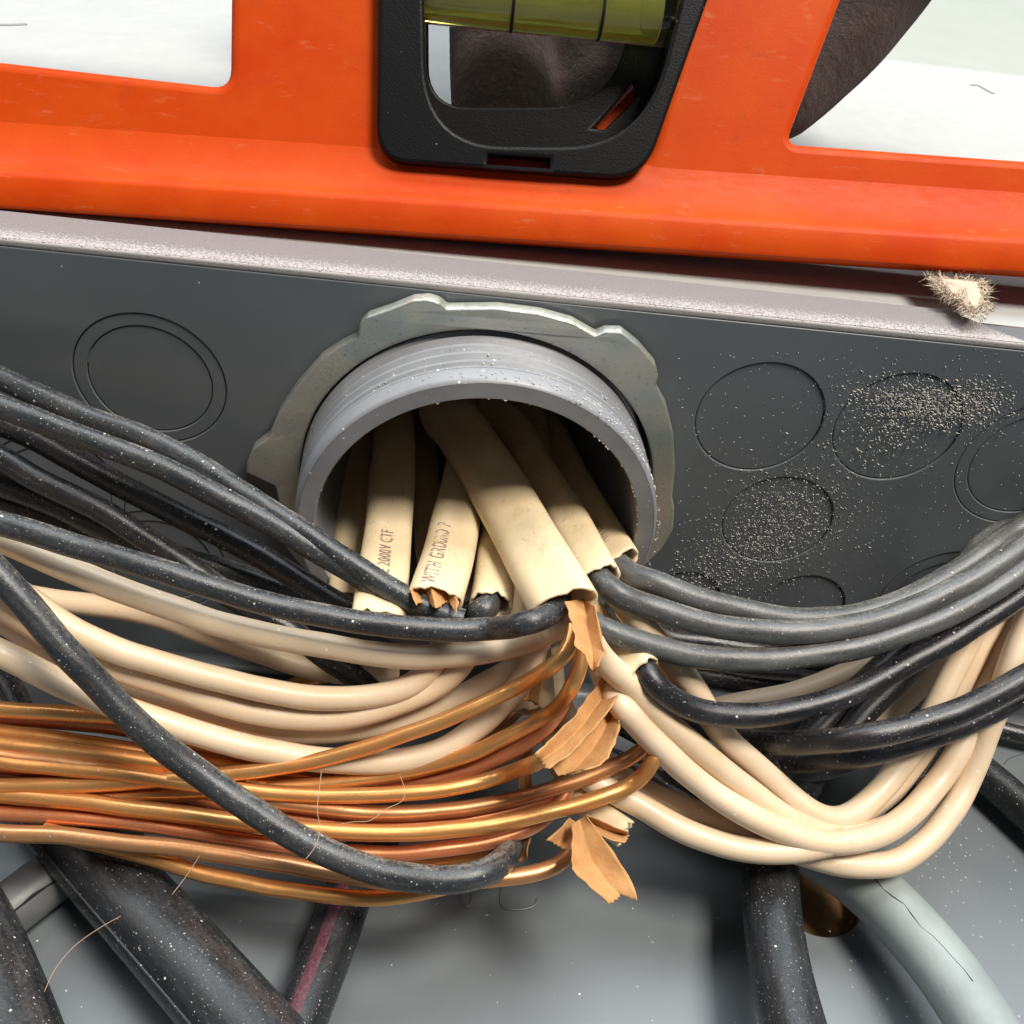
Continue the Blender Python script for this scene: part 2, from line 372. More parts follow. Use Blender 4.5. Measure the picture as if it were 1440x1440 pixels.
# back panel with a round hole, rolled corner to the top wall
hc = at(1145, 1254, D); HR = 8.6
vs, fs = plate([[(XL, ZB), (XR, ZB), (XR, -2.2), (XL, -2.2)], circle(hc.x, hc.z, HR, 64)], 1.5, .3)
back = obj('back_panel', [V3(v.x, D+.75-v.z*1, v.y) for v in vs], fs, 'paint', box, False)
nb = 6; vs, fs = [], []
for i in range(nb+1):
    a = math.pi/2*i/nb; vs += [V3(XL, D-2.4+2.4*math.sin(a), -2.4+2.4*math.cos(a)), V3(XR, D-2.4+2.4*math.sin(a), -2.4+2.4*math.cos(a))]
for i in range(nb): fs.append((2*i, 2*i+1, 2*i+3, 2*i+2))
obj('corner_bend', vs, fs, 'paint', box)
rp = spline([at(240, 931, D-2), at(330, 938, D-2), at(400, 944, D-2), at(480, 950, D-2)], 3)
obj('corner_bead', *tube(rp, .8), 'paint', box)
obj('side_wall', *boxmesh(XL-1.5, XL, 0, D+1.5, ZB, 1.5), 'paint', box, False); obj('side_wall', *boxmesh(XR, XR+1.5, 0, D+1.5, ZB, 1.5), 'paint', box, False)
obj('bottom_wall', *boxmesh(XL, XR, 0, D+1.5, ZB-1.5, ZB), 'paint', box, False)
# flange: folded front edge, dusty
xe = at(1398, 470, 0).x; xe2 = at(1442, 480, 0).x
ZF = 10.2; 
vs, fs = plate([[(XL, .05), (xe2, .05), (xe2, .6), (xe, 4.2), (xe-6, ZF), (XL, ZF)]], 1.3, .45, 3)
obj('flange', [V3(v.x, .7-v.z-1.0, v.y) for v in vs], fs, 'flange', box, False)
obj('flange', *boxmesh(xe-8, XR, 1.2, 2.4, 2.2, ZF), 'paint', box, False)
# stamped marks on the back panel
for pts in (((606, 1250), (607, 1268), (612, 1275), (618, 1268), (618, 1250)), ((648, 1245), (650, 1270), (656, 1277), (663, 1270), (664, 1245)),
            ((553, 1266), (560, 1274), (567, 1268)), ((706, 1245), (704, 1272), (712, 1278), (735, 1279), (752, 1274), (757, 1268), (755, 1264))):
    obj('stamped_mark', *tube(spline([at(x, y, D-.05) for x, y in pts], .4), .28, .22, 8), 'paint', back)

# ------------------------------------------------------------------ conduit fitting and locknut
def lathe(prof, c, n=96, x=V3(1,0,0), y=V3(0,1,0), z=V3(0,0,1)):
    vs, fs = [], []
    for r, h in prof:
        for k in range(n): a = 2*math.pi*k/n; vs.append(c+x*(r*math.cos(a))+y*(r*math.sin(a))+z*h)
    for i in range(len(prof)-1):
        for k in range(n): fs.append((i*n+k, i*n+(k+1) % n, (i+1)*n+(k+1) % n, (i+1)*n+k))
    return vs, fs
cf = thing('conduit_fitting', 'round grey plastic threaded conduit fitting poking through the top of the panel', 'conduit', (RIM.x, RIM.y, 0))
cx = V3(RIM.x-.5, RIM.y, 0)
axz = V3(-.06, 0, 1).normalized(); axx = V3(1, 0, .06).normalized()
pr = [(30.4, 5), (30.4, -1)]
h = -1.0
while h > -11: pr += [(30.5, h-.4), (29.75, h-1.15), (29.75, h-1.6), (30.5, h-2.2)]; h -= 2.4
pr += [(30.5, -12.2), (30.3, -15.2), (29.9, -15.85), (29.6, -16)]
cb = obj('fitting_body', *lathe(pr + [(29.7, -16), (27.1, -16), (26.85, -15.7), (26.8, -15.2), (26.8, 140)], cx, 128, axx, V3(0,1,0), axz), 'pvc', cf)
smooth_by_angle(cb, 40)
obj('bore_light_cap', *lathe([(26.95, 139), (.1, 139)], cx, 48, axx, V3(0,1,0), axz), 'dark', cf)  # dark disc added to keep world light out of the bore
bv, bf = [], []; rb = random.Random(11)
for _ in range(46):
    a = rb.choice((rb.uniform(-.9, .5), rb.uniform(-3.1, 3.1))); b = len(bv); l = rb.uniform(.3, 1.1)
    nrm = axx*math.cos(a)+V3(0, math.sin(a), 0); tg = axz.cross(nrm); p = cx+nrm*27.05-axz*15.9
    bv += [p-tg*l*.5, p+tg*l*.5, p-nrm*rb.uniform(.15, .4)-axz*rb.uniform(0, .3)+tg*rb.uniform(-.3, .3), p+nrm*.12+axz*.1]
    bf += [(b, b+1, b+2), (b, b+3, b+2), (b+1, b+2, b+3)]
tag(obj('burr', bv, bf, 'fuzz', cf, False), kind='stuff')
# locknut outline traced on its own plane
tr = [(348, 660), (349, 645), (356, 628), (366, 621), (378, 613), (392, 578), (418, 541), (452, 503), (478, 486), (503, 474), (506, 456), (517, 444), (548, 434), (582, 420), (604, 419), (618, 424), (628, 434),
      (700, 433), (760, 440), (805, 452), (838, 471), (850, 464), (873, 463), (898, 483), (921, 510), (925, 525), (922, 542), (937, 570), (947, 610), (949, 660), (945, 700), (948, 712), (946, 742), (930, 770), (905, 795)]
LZ = -3.0
lp = [at_z(x, y, LZ) for x, y in tr]; lc = V3(RIM.x-.6, RIM.y, LZ)
pol = [((p-lc).x, (p-lc).y) for p in lp]
angs = [math.atan2(y, x) for x, y in pol]
a_end, a_st = angs[-1], angs[0]
if a_st < a_end: a_st += 2*math.pi
rest = []
# the hidden half follows the same tooth spacing, walking on from the last traced point to the first
turn = (a_st-a_end) % (2*math.pi)
if turn > math.pi*1.9: turn -= 2*math.pi
dirn = 1
aa = [math.degrees(a) for a in angs]
sgn = 1 if ((angs[5]-angs[0]+math.pi) % (2*math.pi)-math.pi) > 0 else -1
span = (sgn*(angs[0]-angs[-1])) % (2*math.pi)
for k in range(1, 30):
    a = angs[-1]+sgn*span*k/30; rest.append(((35.2+(2.6 if (k % 10) in (3, 4, 5) else 0))*math.cos(a), (35.2+(2.6 if (k % 10) in (3, 4, 5) else 0))*math.sin(a)))
vs, fs = plate([rounded(pol+rest, .35, 2), circle(.6, 0, 31.2, 72)], 2.6, .4, 2)
ln = obj('locknut', [lc+V3(v.x, v.y, v.z+1.4 - .9*max(0, (math.hypot(v.x, v.y)-33)/5)) for v in vs], fs, 'zinc', None, True); smooth_by_angle(ln, 32)
tag(ln, 'zinc plated steel locknut with bent lugs around the grey conduit fitting', 'locknut')

# ------------------------------------------------------------------ wires
def base_y(py):
    tb = [(450, 16), (560, 22), (700, 32), (800, 39), (900, 47), (1000, 57), (1100, 67), (1200, 73), (1270, 75), (1500, 78)]
    for (a, b), (c, d) in zip(tb, tb[1:]):
        if py <= c: return b+(d-b)*max(0, (py-a))/(c-a)
    return 78
def wire_path(pts, r, L, Yabs=None, step=1.2, ext=(True, True)):
    out = []
    n = len(pts)
    ll = L if isinstance(L, (tuple, list)) else (L, L)
    pts = [tuple(p) for p in pts]
    if ext[0] and (pts[0][0] <= 3 or pts[0][0] >= 1437): pts = [(pts[0][0]*2-pts[1][0]-(60 if pts[0][0] < 9 else -60), pts[0][1]*2-pts[1][1]-(pts[1][1]-pts[0][1])*60/max(30, abs(pts[1][0]-pts[0][0])))+tuple(pts[0][2:])] + pts
    if ext[1] and (pts[-1][0] <= 3 or pts[-1][0] >= 1437): pts = pts + [(pts[-1][0]*2-pts[-2][0]+(60 if pts[-1][0] > 9 else -60), pts[-1][1]*2-pts[-2][1]+(pts[-1][1]-pts[-2][1])*60/max(30, abs(pts[-2][0]-pts[-1][0])))+tuple(pts[-1][2:])]
    n = len(pts)
    for i, p in enumerate(pts):
        t = i/(n-1); Y = (Yabs if not isinstance(Yabs, (tuple, list)) else Yabs[0]+(Yabs[1]-Yabs[0])*t) if Yabs is not None else base_y(p[1])-(ll[0]+(ll[1]-ll[0])*t)
        if len(p) > 2: Y = p[2]
        Y = min(Y, D-r-.3)
        q = at(p[0], p[1], Y)
        if q.z > -r-.6 and not len(p) > 2: q = at_z(p[0], p[1], -r-.6)
        out.append(q)
    return spline(out, step)
def along(o, path, r, n):
    a = o.data.attributes.new('along', 'FLOAT_VECTOR', 'POINT'); ln = 0; co = []; sd = random.uniform(0, 50)
    for i, p in enumerate(path):
        if i: ln += (p-path[i-1]).length
        for k in range(n): co += [(ln*.2+sd)*S, r*math.cos(2*math.pi*k/n)*S, r*math.sin(2*math.pi*k/n)*S]
    a.data.foreach_set('vector', co)
def wire(name, label, cat, group, mt, r, L, pts, Yabs=None, n=14, ext=(True, True), parent=None, taper=0):
    path = wire_path(pts, 2, L, Yabs, 1.2, ext)
    if parent is None:                       # gauge: the drawn half width (pixels) at the wire's mean distance in view
        ins = [p for p in path if abs((p-CAM).dot(RT)/(p-CAM).dot(FW)) < .52] or path
        r = r/FPX*sum((p-CAM).dot(FW) for p in ins)/len(ins); path = wire_path(pts, r, L, Yabs, 1.2, ext)
    o = obj(name, *tube(path, r, None, n, taper=taper, wob=1+len(bpy.data.objects)*.37), mt, parent)
    along(o, path, r, n); smooth_by_angle(o, 60)
    if parent is None: tag(o, label, cat, group)
    elif label: o['label'] = label
    return o, path
GB, GC, GU = 'black insulated wires', 'cream insulated wires', 'bare copper ground wires'
RB, RC, RU = 17.3, 17.8, 11.3
bl = lambda label, L, pts, mt='black', **k: wire('black_wire', label, 'wire', GB, mt, k.pop('r', RB), L, pts, **k)
cr = lambda label, L, pts, **k: wire('cream_wire', label, 'wire', GC, 'cream', k.pop('r', RC), L, pts, **k)
cu = lambda label, L, pts, **k: wire('copper_wire', label, 'wire', GU, 'copper_red' if ('reddish' in label or 'pale' in label) else 'copper_dull_shaded' if ('dull' in label or 'dark' in label or 'shadow' in label) else 'copper', k.pop('r', RU), L, pts, n=12, **k)  # wires in shadow share the dull copper, their shade put into the colour

# left, black
bl('uppermost dusty black wire on the left, just above its twin', (1, 7), [(0, 533), (80, 567), (133, 590), (200, 615), (267, 647), (333, 688), (400, 730), (477, 779), (545, 826), (600, 856), (650, 874)], 'dusty')
bl('dusty grey-black wire second from the top on the left, crossing the conduit mouth', 5, [(0, 572), (67, 596), (133, 624), (233, 662), (333, 712), (400, 748), (477, 792), (545, 836), (600, 862), (640, 872, 40)], 'dusty')
bl('brown-stained black wire third down on the left, diving under the front wire', -1, [(0, 596), (45, 614), (100, 645), (167, 681), (233, 714), (300, 748), (367, 783), (433, 823), (470, 845), (520, 868)])
bl('black wire, fourth down on the left, ending beside the copper below the conduit', -1, [(0, 642), (67, 680), (133, 714), (200, 754), (267, 796), (330, 842), (400, 878), (450, 915), (490, 945), (520, 968), (545, 1000, 56)])
bl('shadowed black wire of the left bundle ending in the small cable behind the centre one', -5, [(0, 684), (67, 708), (133, 738), (200, 768), (267, 790), (333, 808), (400, 828), (465, 843), (530, 852), (600, 858), (650, 862), (674, 863, 38), (688, 853, 38.1), (691, 838, 38.4), (694, 806, 39.6)], 'dusty')
bl('shadowed black wire lying behind the left bundle just above the front wire', -7, [(0, 707), (67, 728), (133, 752), (183, 772), (260, 800)])
bl('dusty front black wire running level below the conduit into the large centre cable', 9, [(0, 735), (67, 755), (133, 774), (200, 794), (267, 815), (333, 836), (400, 853), (467, 868), (556, 883), (633, 887), (692, 884), (738, 879, 30.6), (766, 871, 31.2), (785, 857, 31.4), (790, 838, 31.8), (782, 812, 33)], 'dusty')
bl('black wire crossing diagonally over the cream and copper wires at the left', 13, [(0, 812), (44, 862), (89, 914), (133, 960), (178, 1002), (222, 1041), (267, 1078), (311, 1111), (356, 1142), (400, 1169), (444, 1192), (489, 1211), (533, 1225), (578, 1234), (625, 1238), (665, 1232), (695, 1220, 62), (715, 1200, 69), (728, 1176, 78), (734, 1150, 86)], 'dusty', r=19, taper=4)
bl('black wire stub dropping into the dark at the far left edge', 0, [(-30, 920), (0, 952), (22, 985), (38, 1030), (46, 1090)], Yabs=72, ext=(False, False))
# left, cream
cr('cream wire directly under the front black wire, running into the large centre cable', 5, [(0, 758), (89, 797), (178, 834), (267, 865), (356, 889), (444, 907), (533, 921), (596, 925), (674, 917), (726, 906), (768, 892), (792, 876, 34), (800, 850, 36)])
cr('short shadowed cream wire showing behind the others at the upper left', -10, [(0, 832), (67, 843), (133, 850), (213, 866), (300, 896), (380, 922), (470, 945), (560, 955)], r=16)
cr('cream wire second from the top on the left, hooking up behind the first', (6, 3), [(0, 816), (58, 858), (111, 889), (178, 918), (267, 945), (356, 968), (444, 981), (511, 982), (556, 972), (590, 955), (615, 925), (625, 890, 42)])
cr('cream wire third from the top on the left, merging behind the second', 3, [(0, 852), (58, 884), (111, 913), (160, 937), (213, 958), (267, 975), (356, 999), (444, 1009), (511, 1003), (570, 985), (630, 955), (660, 915)])
cr('cream wire tucked between the third and the lowest one on the left', 0, [(0, 868), (67, 908), (111, 942), (160, 968), (240, 995), (320, 1015), (400, 1028), (470, 1029), (540, 1018), (600, 1000), (660, 974), (715, 944), (752, 915), (765, 880)])
cr('lowest cream wire of the left bundle, dipping onto the copper', (7, 2), [(0, 918), (44, 940), (89, 963), (133, 984), (178, 1002), (240, 1022), (311, 1043), (400, 1061), (489, 1069), (569, 1067), (621, 1054), (660, 1032), (695, 1004), (728, 966), (748, 930), (758, 890)])
# copper
cu('bright copper wire over the cream tails, bending up to the large centre cable', (3, 10), [(0, 1106), (133, 1104), (267, 1096), (364, 1085), (450, 1067), (521, 1046), (587, 1025), (656, 999), (726, 966), (778, 936, 36), (803, 905, 33), (806, 880, 32)])
cu('copper wire just below the brightest one, bending up beside the torn paper', (1, 8), [(0, 1120), (133, 1122), (267, 1116), (400, 1104), (535, 1091), (604, 1076), (656, 1060), (708, 1038), (771, 1003), (806, 965, 40), (818, 932, 37), (816, 895, 34)])
cu('reddish copper wire under the second copper bend', (0, 5), [(0, 1089), (200, 1112), (400, 1116), (535, 1105), (639, 1087), (700, 1066), (743, 1045), (778, 1014), (796, 985)])
cu('copper wire ending at the torn end of the middle paper strip', (4, 7), [(0, 1070), (120, 1084), (267, 1103), (400, 1116), (500, 1119), (569, 1115), (639, 1105), (708, 1088), (757, 1071, 50), (790, 1045, 48)])
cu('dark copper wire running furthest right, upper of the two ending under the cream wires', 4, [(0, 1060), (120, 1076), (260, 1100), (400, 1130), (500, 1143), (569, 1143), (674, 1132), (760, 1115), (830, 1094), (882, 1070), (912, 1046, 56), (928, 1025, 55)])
cu('bright copper wire running furthest right, lower of the two ending under the cream wires', (3, 8), [(0, 1116), (89, 1122), (200, 1138), (311, 1152), (400, 1164), (489, 1171), (604, 1169), (708, 1157), (778, 1143), (847, 1122), (895, 1099), (918, 1074, 55), (926, 1052, 54)], r=12)
cu('reddish copper wire just under the long bright one, hidden by the diagonal black wire', (2, 3), [(0, 1142), (89, 1148), (178, 1158), (311, 1180), (444, 1196), (545, 1200), (604, 1197), (674, 1187), (750, 1163), (790, 1128), (800, 1105)])
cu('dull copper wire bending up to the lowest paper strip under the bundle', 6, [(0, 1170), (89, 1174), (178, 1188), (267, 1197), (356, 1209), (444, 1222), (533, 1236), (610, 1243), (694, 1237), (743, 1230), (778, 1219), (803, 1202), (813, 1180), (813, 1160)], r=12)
cu('lowest copper wire of the bundle, sagging below the others', 3, [(60, 1168), (130, 1185), (204, 1205), (267, 1223), (356, 1244), (444, 1257), (533, 1262), (604, 1253), (660, 1238), (720, 1210)])
cu('uppermost copper wire at the left edge, vanishing under the cream wires', 2, [(0, 997), (89, 1004), (191, 1012), (280, 1034), (380, 1060), (470, 1080)])
cu('thin reddish copper wire just under the uppermost at the left edge', -1, [(0, 1010), (100, 1015), (200, 1030), (300, 1060), (420, 1085), (520, 1095)])
cu('copper wire third down at the left edge, in the gap below the cream wires', 1, [(0, 1030), (89, 1040), (178, 1054), (267, 1067), (356, 1082), (450, 1100), (560, 1108)])
cu('broad copper wire fourth down at the left edge', 3, [(0, 1044), (89, 1054), (178, 1066), (267, 1080), (356, 1098), (450, 1122)], r=12)
cu('pale copper wire fifth down at the left edge, passing under the bright one', 2, [(0, 1073), (89, 1085), (150, 1092), (230, 1108), (320, 1130), (420, 1150), (520, 1160), (640, 1155), (720, 1140), (790, 1115)])
cu('copper wire behind the bundle, seen through a gap below the lowest cream wire', -3, [(0, 1130), (150, 1140), (300, 1165), (420, 1185), (540, 1215), (640, 1210), (720, 1190)])
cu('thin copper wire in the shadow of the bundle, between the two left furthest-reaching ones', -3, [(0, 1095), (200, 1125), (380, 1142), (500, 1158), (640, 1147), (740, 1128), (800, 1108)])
cu('copper wire showing deep behind the black wires below the conduit', 0, [(370, 985), (420, 962), (470, 945), (530, 935), (590, 905), (600, 870)], Yabs=66)
cu('short copper bend deep between the cream wires below the conduit', 0, [(470, 1010), (505, 975), (522, 945), (528, 915)], Yabs=70)
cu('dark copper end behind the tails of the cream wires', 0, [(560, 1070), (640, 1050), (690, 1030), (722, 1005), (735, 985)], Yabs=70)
# right, black
bl('grey-black wire leaving the rightmost cable above the other black wires', 4, [(850, 762, 39), (864, 788, 37.8), (888, 808, 37), (930, 822), (975, 840), (1050, 860), (1106, 871), (1180, 870), (1255, 852), (1330, 815), (1392, 770), (1440, 735)], 'grey')
bl('broad dusty black wire second from the top on the right', 8, [(830, 790, 34.2), (841, 812, 33.5), (862, 832, 33), (882, 842, 34), (900, 850), (975, 872), (1050, 886), (1125, 889), (1200, 879), (1275, 859), (1350, 826), (1400, 796), (1440, 768)], 'grey')
bl('speckled black wire third from the top on the right, beside the torn centre paper', 8, [(822, 872, 38), (845, 886), (886, 901), (930, 915), (975, 923), (1050, 929), (1125, 924), (1200, 911), (1275, 889), (1350, 858), (1400, 828), (1440, 800)], 'grey')
bl('smooth black wire emerging from the lowest cable mouth on the right', (10, 6), [(896, 920, 43.3), (905, 942, 42.4), (918, 962, 43), (939, 981), (978, 999), (1036, 1008), (1094, 1004), (1153, 989), (1211, 969), (1269, 938), (1328, 905), (1386, 868), (1440, 832)])
bl('black wire passing over the rising cream wires at the right edge', 12, [(900, 950, 68), (955, 1000, 68), (1008, 1029, 66), (1052, 1042, 63), (1100, 1045, 58), (1150, 1043, 54), (1211, 1036), (1289, 1019), (1367, 990), (1440, 952)])
bl('thin black wire tucked under the one that crosses the rising cream wires', 5, [(940, 1050, 74), (1010, 1070, 74), (1071, 1076, 70), (1133, 1070, 64), (1211, 1060), (1269, 1047), (1328, 1030), (1400, 998), (1440, 975)])
bl('short black wire slanting up behind the right bundle, left of two', 1, [(1090, 1080), (1130, 1045), (1170, 1005), (1210, 965), (1262, 915), (1310, 870)], Yabs=(68, 54))
bl('short black wire slanting up behind the right bundle, right of two', 1, [(1175, 1050), (1210, 1010), (1250, 968), (1290, 925), (1330, 870)], Yabs=(64, 50))
bl('dust covered black wire half hidden behind the third right one', 0, [(900, 880), (939, 899), (1017, 907), (1075, 918), (1160, 925)], Yabs=64)
bl('shiny black wire in the dark gap behind the right bundle', 0, [(930, 930), (978, 948), (1050, 960), (1133, 965), (1220, 950), (1300, 920)], Yabs=74)
bl('black wire in deep shadow behind the crossing cream wires', 0, [(860, 1010), (930, 1045), (1000, 1075), (1060, 1092), (1140, 1085), (1220, 1060)], Yabs=78)
bl('lower black wire in deep shadow behind the crossing cream wires', 0, [(840, 1060), (900, 1085), (960, 1125), (1020, 1150), (1100, 1175)], Yabs=82)
bl('dusty wire loop standing above the right bundle at the edge, outer of two', 2, [(1300, 870), (1335, 835), (1352, 805), (1375, 772), (1406, 750), (1440, 743)], 'grey')
bl('dusty wire loop standing above the right bundle at the edge, inner of two', 4, [(1310, 872), (1350, 835), (1378, 800), (1405, 775), (1440, 758)], 'grey')
bl('black wire hanging in the gap between the rising cream wires', 0, [(1250, 1140), (1290, 1090), (1315, 1050), (1345, 1005), (1370, 960)], Yabs=(80, 66))
# right, cream
cr('cream wire crossing down from the torn centre paper, upper of a crossing pair', (11, 2), [(832, 906, 36), (848, 930), (882, 961), (917, 994), (951, 1028), (1000, 1070), (1056, 1114), (1102, 1148), (1145, 1168), (1200, 1178), (1260, 1160)])
cr('cream wire swinging under the crossing pair and rising at the right in a smooth U', (11, -2), [(838, 925, 47), (856, 962, 47), (872, 988, 46), (899, 1020), (939, 1063), (978, 1099), (1036, 1138), (1094, 1166), (1153, 1183), (1203, 1182), (1250, 1164), (1289, 1133), (1320, 1096), (1347, 1053), (1374, 1000), (1390, 955), (1405, 910), (1417, 870), (1430, 820)])
cr('cream wire passing behind the black wires and looping up inside the U', (6, 0), [(850, 820, 44), (880, 852), (915, 892), (951, 935), (985, 985), (1012, 1028), (1056, 1070), (1094, 1105), (1133, 1137), (1165, 1152), (1195, 1146), (1225, 1122), (1255, 1090), (1282, 1053), (1310, 1003), (1337, 948), (1367, 892), (1390, 845)])
cr('outermost cream wire forming the lowest loop at the right', (0, 3), [(790, 1000, 62), (815, 1040, 63), (850, 1078), (900, 1110), (958, 1136), (1017, 1158), (1075, 1181), (1133, 1200), (1172, 1211), (1230, 1217), (1269, 1209), (1308, 1183), (1339, 1144), (1363, 1096), (1386, 1036), (1402, 992), (1440, 958)])
cr('lower cream wire at the left of the right-hand loop, coming from under the copper', (2, 5), [(775, 1050, 64), (818, 1088, 64), (855, 1112), (900, 1134), (939, 1157), (978, 1176), (1036, 1193), (1087, 1197), (1135, 1193), (1190, 1178)])
cr('cream wire rising beside the inner loop towards the top right', (-3, 1), [(1060, 1110), (1120, 1155), (1180, 1158), (1240, 1120), (1275, 1080), (1310, 1030), (1340, 975), (1375, 910), (1405, 850), (1425, 800)])
cr('thin cream wire slanting behind the black wires on the right', 0, [(1000, 1000), (1044, 989), (1114, 975), (1172, 956), (1230, 930), (1290, 895)], Yabs=(68, 58), r=16)
cr('cream wire half hidden behind the rising cream strands', 0, [(1210, 1040), (1258, 993), (1289, 963), (1316, 923), (1345, 870), (1370, 820)], Yabs=(70, 56))
cr('cream wire at the right edge just left of the corner', 4, [(1405, 985), (1412, 950), (1426, 915), (1445, 880), (1480, 820)], ext=(False, False))

# ------------------------------------------------------------------ sheathed cables
def sheath(label, pts, w, th, end_tilt=0., text=None, tpos=(.5, .5), tsize=2.4, mouth=True, tw=0., flip=False):
    """pts (px, py, Y) from inside the conduit to the mouth"""
    P = [at(*p) for p in pts]
    first = P[0]; P = [first + V3((first-P[1]).x*.4, (first-P[1]).y*.2, 45)] + P
    path = spline(P, 1.0)
    root = thing('sheathed_cable', label, 'cable', tuple(path[-1]), 'cream sheathed cables in the conduit')
    ref = (-ray(*pts[-1][:2])).normalized(); 
    n = 28; fr = frames(path, ref); L = len(path)
    vs, fs = [], []
    def ring(p, t, a, c, k, inner, i):
        th_ = 2*math.pi*k/n; ca, sa = math.cos(th_), math.sin(th_)
        # flattened section: superellipse with a slight waist between the conductors
        e = .88; x = math.copysign(abs(ca)**e, ca); y = math.copysign(abs(sa)**e, sa)*(1-.10*math.exp(-(ca/.35)**2))
        wob = mnoise.noise(V3(i*.06, math.cos(th_)*1.2+sum(pts[0][:2]), math.sin(th_)*1.2))*.28
        return p + c*(x*(w/2+wob-inner)) + a*(y*(th/2+wob-inner))
    for i, (p, t, a, c) in enumerate(fr):
        late = max(0, 1-(L-1-i)/5)
        for k in range(n):
            q = ring(p, t, a, c, k, 0, i)
            if late: q = q + t*late*(mnoise.noise(V3(k*.7, pts[0][0], 3))*1.3 + end_tilt*math.cos(2*math.pi*k/n)) 
            vs.append(q)
    for i in range(L-1):
        for k in range(n): fs.append((i*n+k, i*n+(k+1) % n, (i+1)*n+(k+1) % n, (i+1)*n+k))
    # lip turned inwards and the dark inside
    b0 = (L-1)*n; dep = 14
    for j in range(3):
        for k in range(n):
            i = L-1-[0, 0, dep][j]; p, t, a, c = fr[max(i, 0)]
            q = ring(p, t, a, c, k, [.28, .62, .7][j], i)
            if j < 2: q = q + t*(mnoise.noise(V3(k*.7, pts[0][0], 3))*1.3 + end_tilt*math.cos(2*math.pi*k/n) + [.15, -.3][j])
            vs.append(q)
    base = L*n
    for k in range(n): fs.append((b0+k, b0+(k+1) % n, base+(k+1) % n, base+k))
    for j in range(2):
        for k in range(n): fs.append((base+j*n+k, base+j*n+(k+1) % n, base+(j+1)*n+(k+1) % n, base+(j+1)*n+k))
    o = obj('sheath', vs, fs, 'sheath', root)
    if text:
        cu_ = bpy.data.curves.new('tmp', 'FONT'); cu_.body = text; cu_.size = tsize; cu_.space_character = 1.15
        to = bpy.data.objects.new('tmp', cu_); col.objects.link(to)
        me = bpy.data.meshes.new_from_object(to.evaluated_get(bpy.context.evaluated_depsgraph_get()))
        xs = [v.co.x for v in me.vertices]; tl = max(xs)
        tv = []
        for v in me.vertices:
            s = tpos[0]*L + (v.co.x if flip else -v.co.x)*.55      # one path step is about 1 mm
            i = int(max(0, min(L-2, s))); f = max(0, min(1, s-i)); p, t, a, c = fr[i]; p2 = fr[i+1][0]
            off = tpos[1]*w/2 + (v.co.y-tsize*.35)*(1 if not flip else -1)
            off = max(-w*.47, min(w*.47, off))
            # height of the sheath surface at that offset
            xx = min(.999, abs(off)/(w/2)); sa = math.sqrt(max(0, 1-(xx**(1/.88))**2)); yy = sa**.88*(1-.10*math.exp(-(xx/.35)**2))
            tv.append(p.lerp(p2, f) + c*off + a*(yy*th/2+.16))
        fsx = [tuple(q.vertices) for q in me.polygons]
        bpy.data.objects.remove(to); bpy.data.meshes.remove(me)
        obj('printed_text', tv, fsx, 'ink', root, False)
    return root
SH = {}
SH[1] = sheath('widest cream cable, slanting out of the conduit with torn paper at its mouth', [(622, 560, 40), (650, 608, 38), (690, 668, 35), (735, 748, 33), (764, 800, 31.5), (793, 852, 30.4)], 10.4, 5.8, -1.0)
SH[2] = sheath('cream cable just right of the widest one, black wire and paper leaving its mouth', [(690, 562, 44), (722, 602, 41), (762, 672, 38), (798, 732, 35.5), (828, 786, 34), (843, 814, 33.2)], 7.2, 5.0, 0)
SH[3] = sheath('cream cable at the right of the conduit mouth, topmost black wire leaving it', [(748, 566, 51), (775, 620, 47), (808, 690, 42), (846, 755, 39), (870, 796, 37.5)], 8.0, 4.8, .8, 'NM CABLE', (.95, 0), 2.6)
SH[4] = sheath('upright cream cable at the left of the conduit with faded print', [(556, 570, 46), (554, 640, 42), (550, 700, 40), (544, 770, 38), (532, 872, 38)], 8.2, 4.6, 0, 'ASTIC E 2000V CTF', (.97, .05), 2.9)
SH[5] = sheath('cream cable left of centre with printed lettering and crumpled paper in its mouth', [(668, 600, 46), (655, 668, 42), (642, 728, 39), (628, 790, 36), (612, 842, 35)], 8.6, 4.8, .6, 'WITH GROUND  P', (.985, .42), 3.3)
SH[6] = sheath('short cream cable behind the centre one with a black wire curling out', [(722, 640, 46), (708, 730, 42), (698, 790, 40), (690, 850, 38)], 7.0, 5.2, 0)
SH[7] = sheath('dim cream cable deepest at the left inside the conduit', [(510, 590, 52), (498, 670, 50), (492, 750, 48), (488, 862, 48)], 6.5, 4.4)
SH[8] = sheath('dim cream cable deep between the left and middle ones', [(596, 580, 56), (598, 660, 54), (602, 740, 52), (612, 820, 50)], 5.5, 4.2)
SH[9] = sheath('dim thin cream cable deep at the right inside the conduit', [(786, 575, 58), (802, 620, 55), (824, 670, 52), (850, 740, 50)], 4.6, 3.8)
SH[10] = sheath('low cream cable mouth below the centre one, a black wire leaving it to the right', [(770, 760, 45), (815, 850, 44), (860, 902, 43), (905, 944, 42)], 6.0, 4.4, 0)
SH[11] = sheath('shadowed cream cable hanging behind the copper bends', [(735, 780, 50), (742, 850, 54), (748, 920, 58), (752, 1000, 62)], 7.0, 4.4, 0)
SH[12] = sheath('cream cable end showing behind the lowest paper strip', [(780, 1020, 66), (800, 1090, 68), (835, 1140, 68), (878, 1172, 68)], 5.0, 4.0, 0)

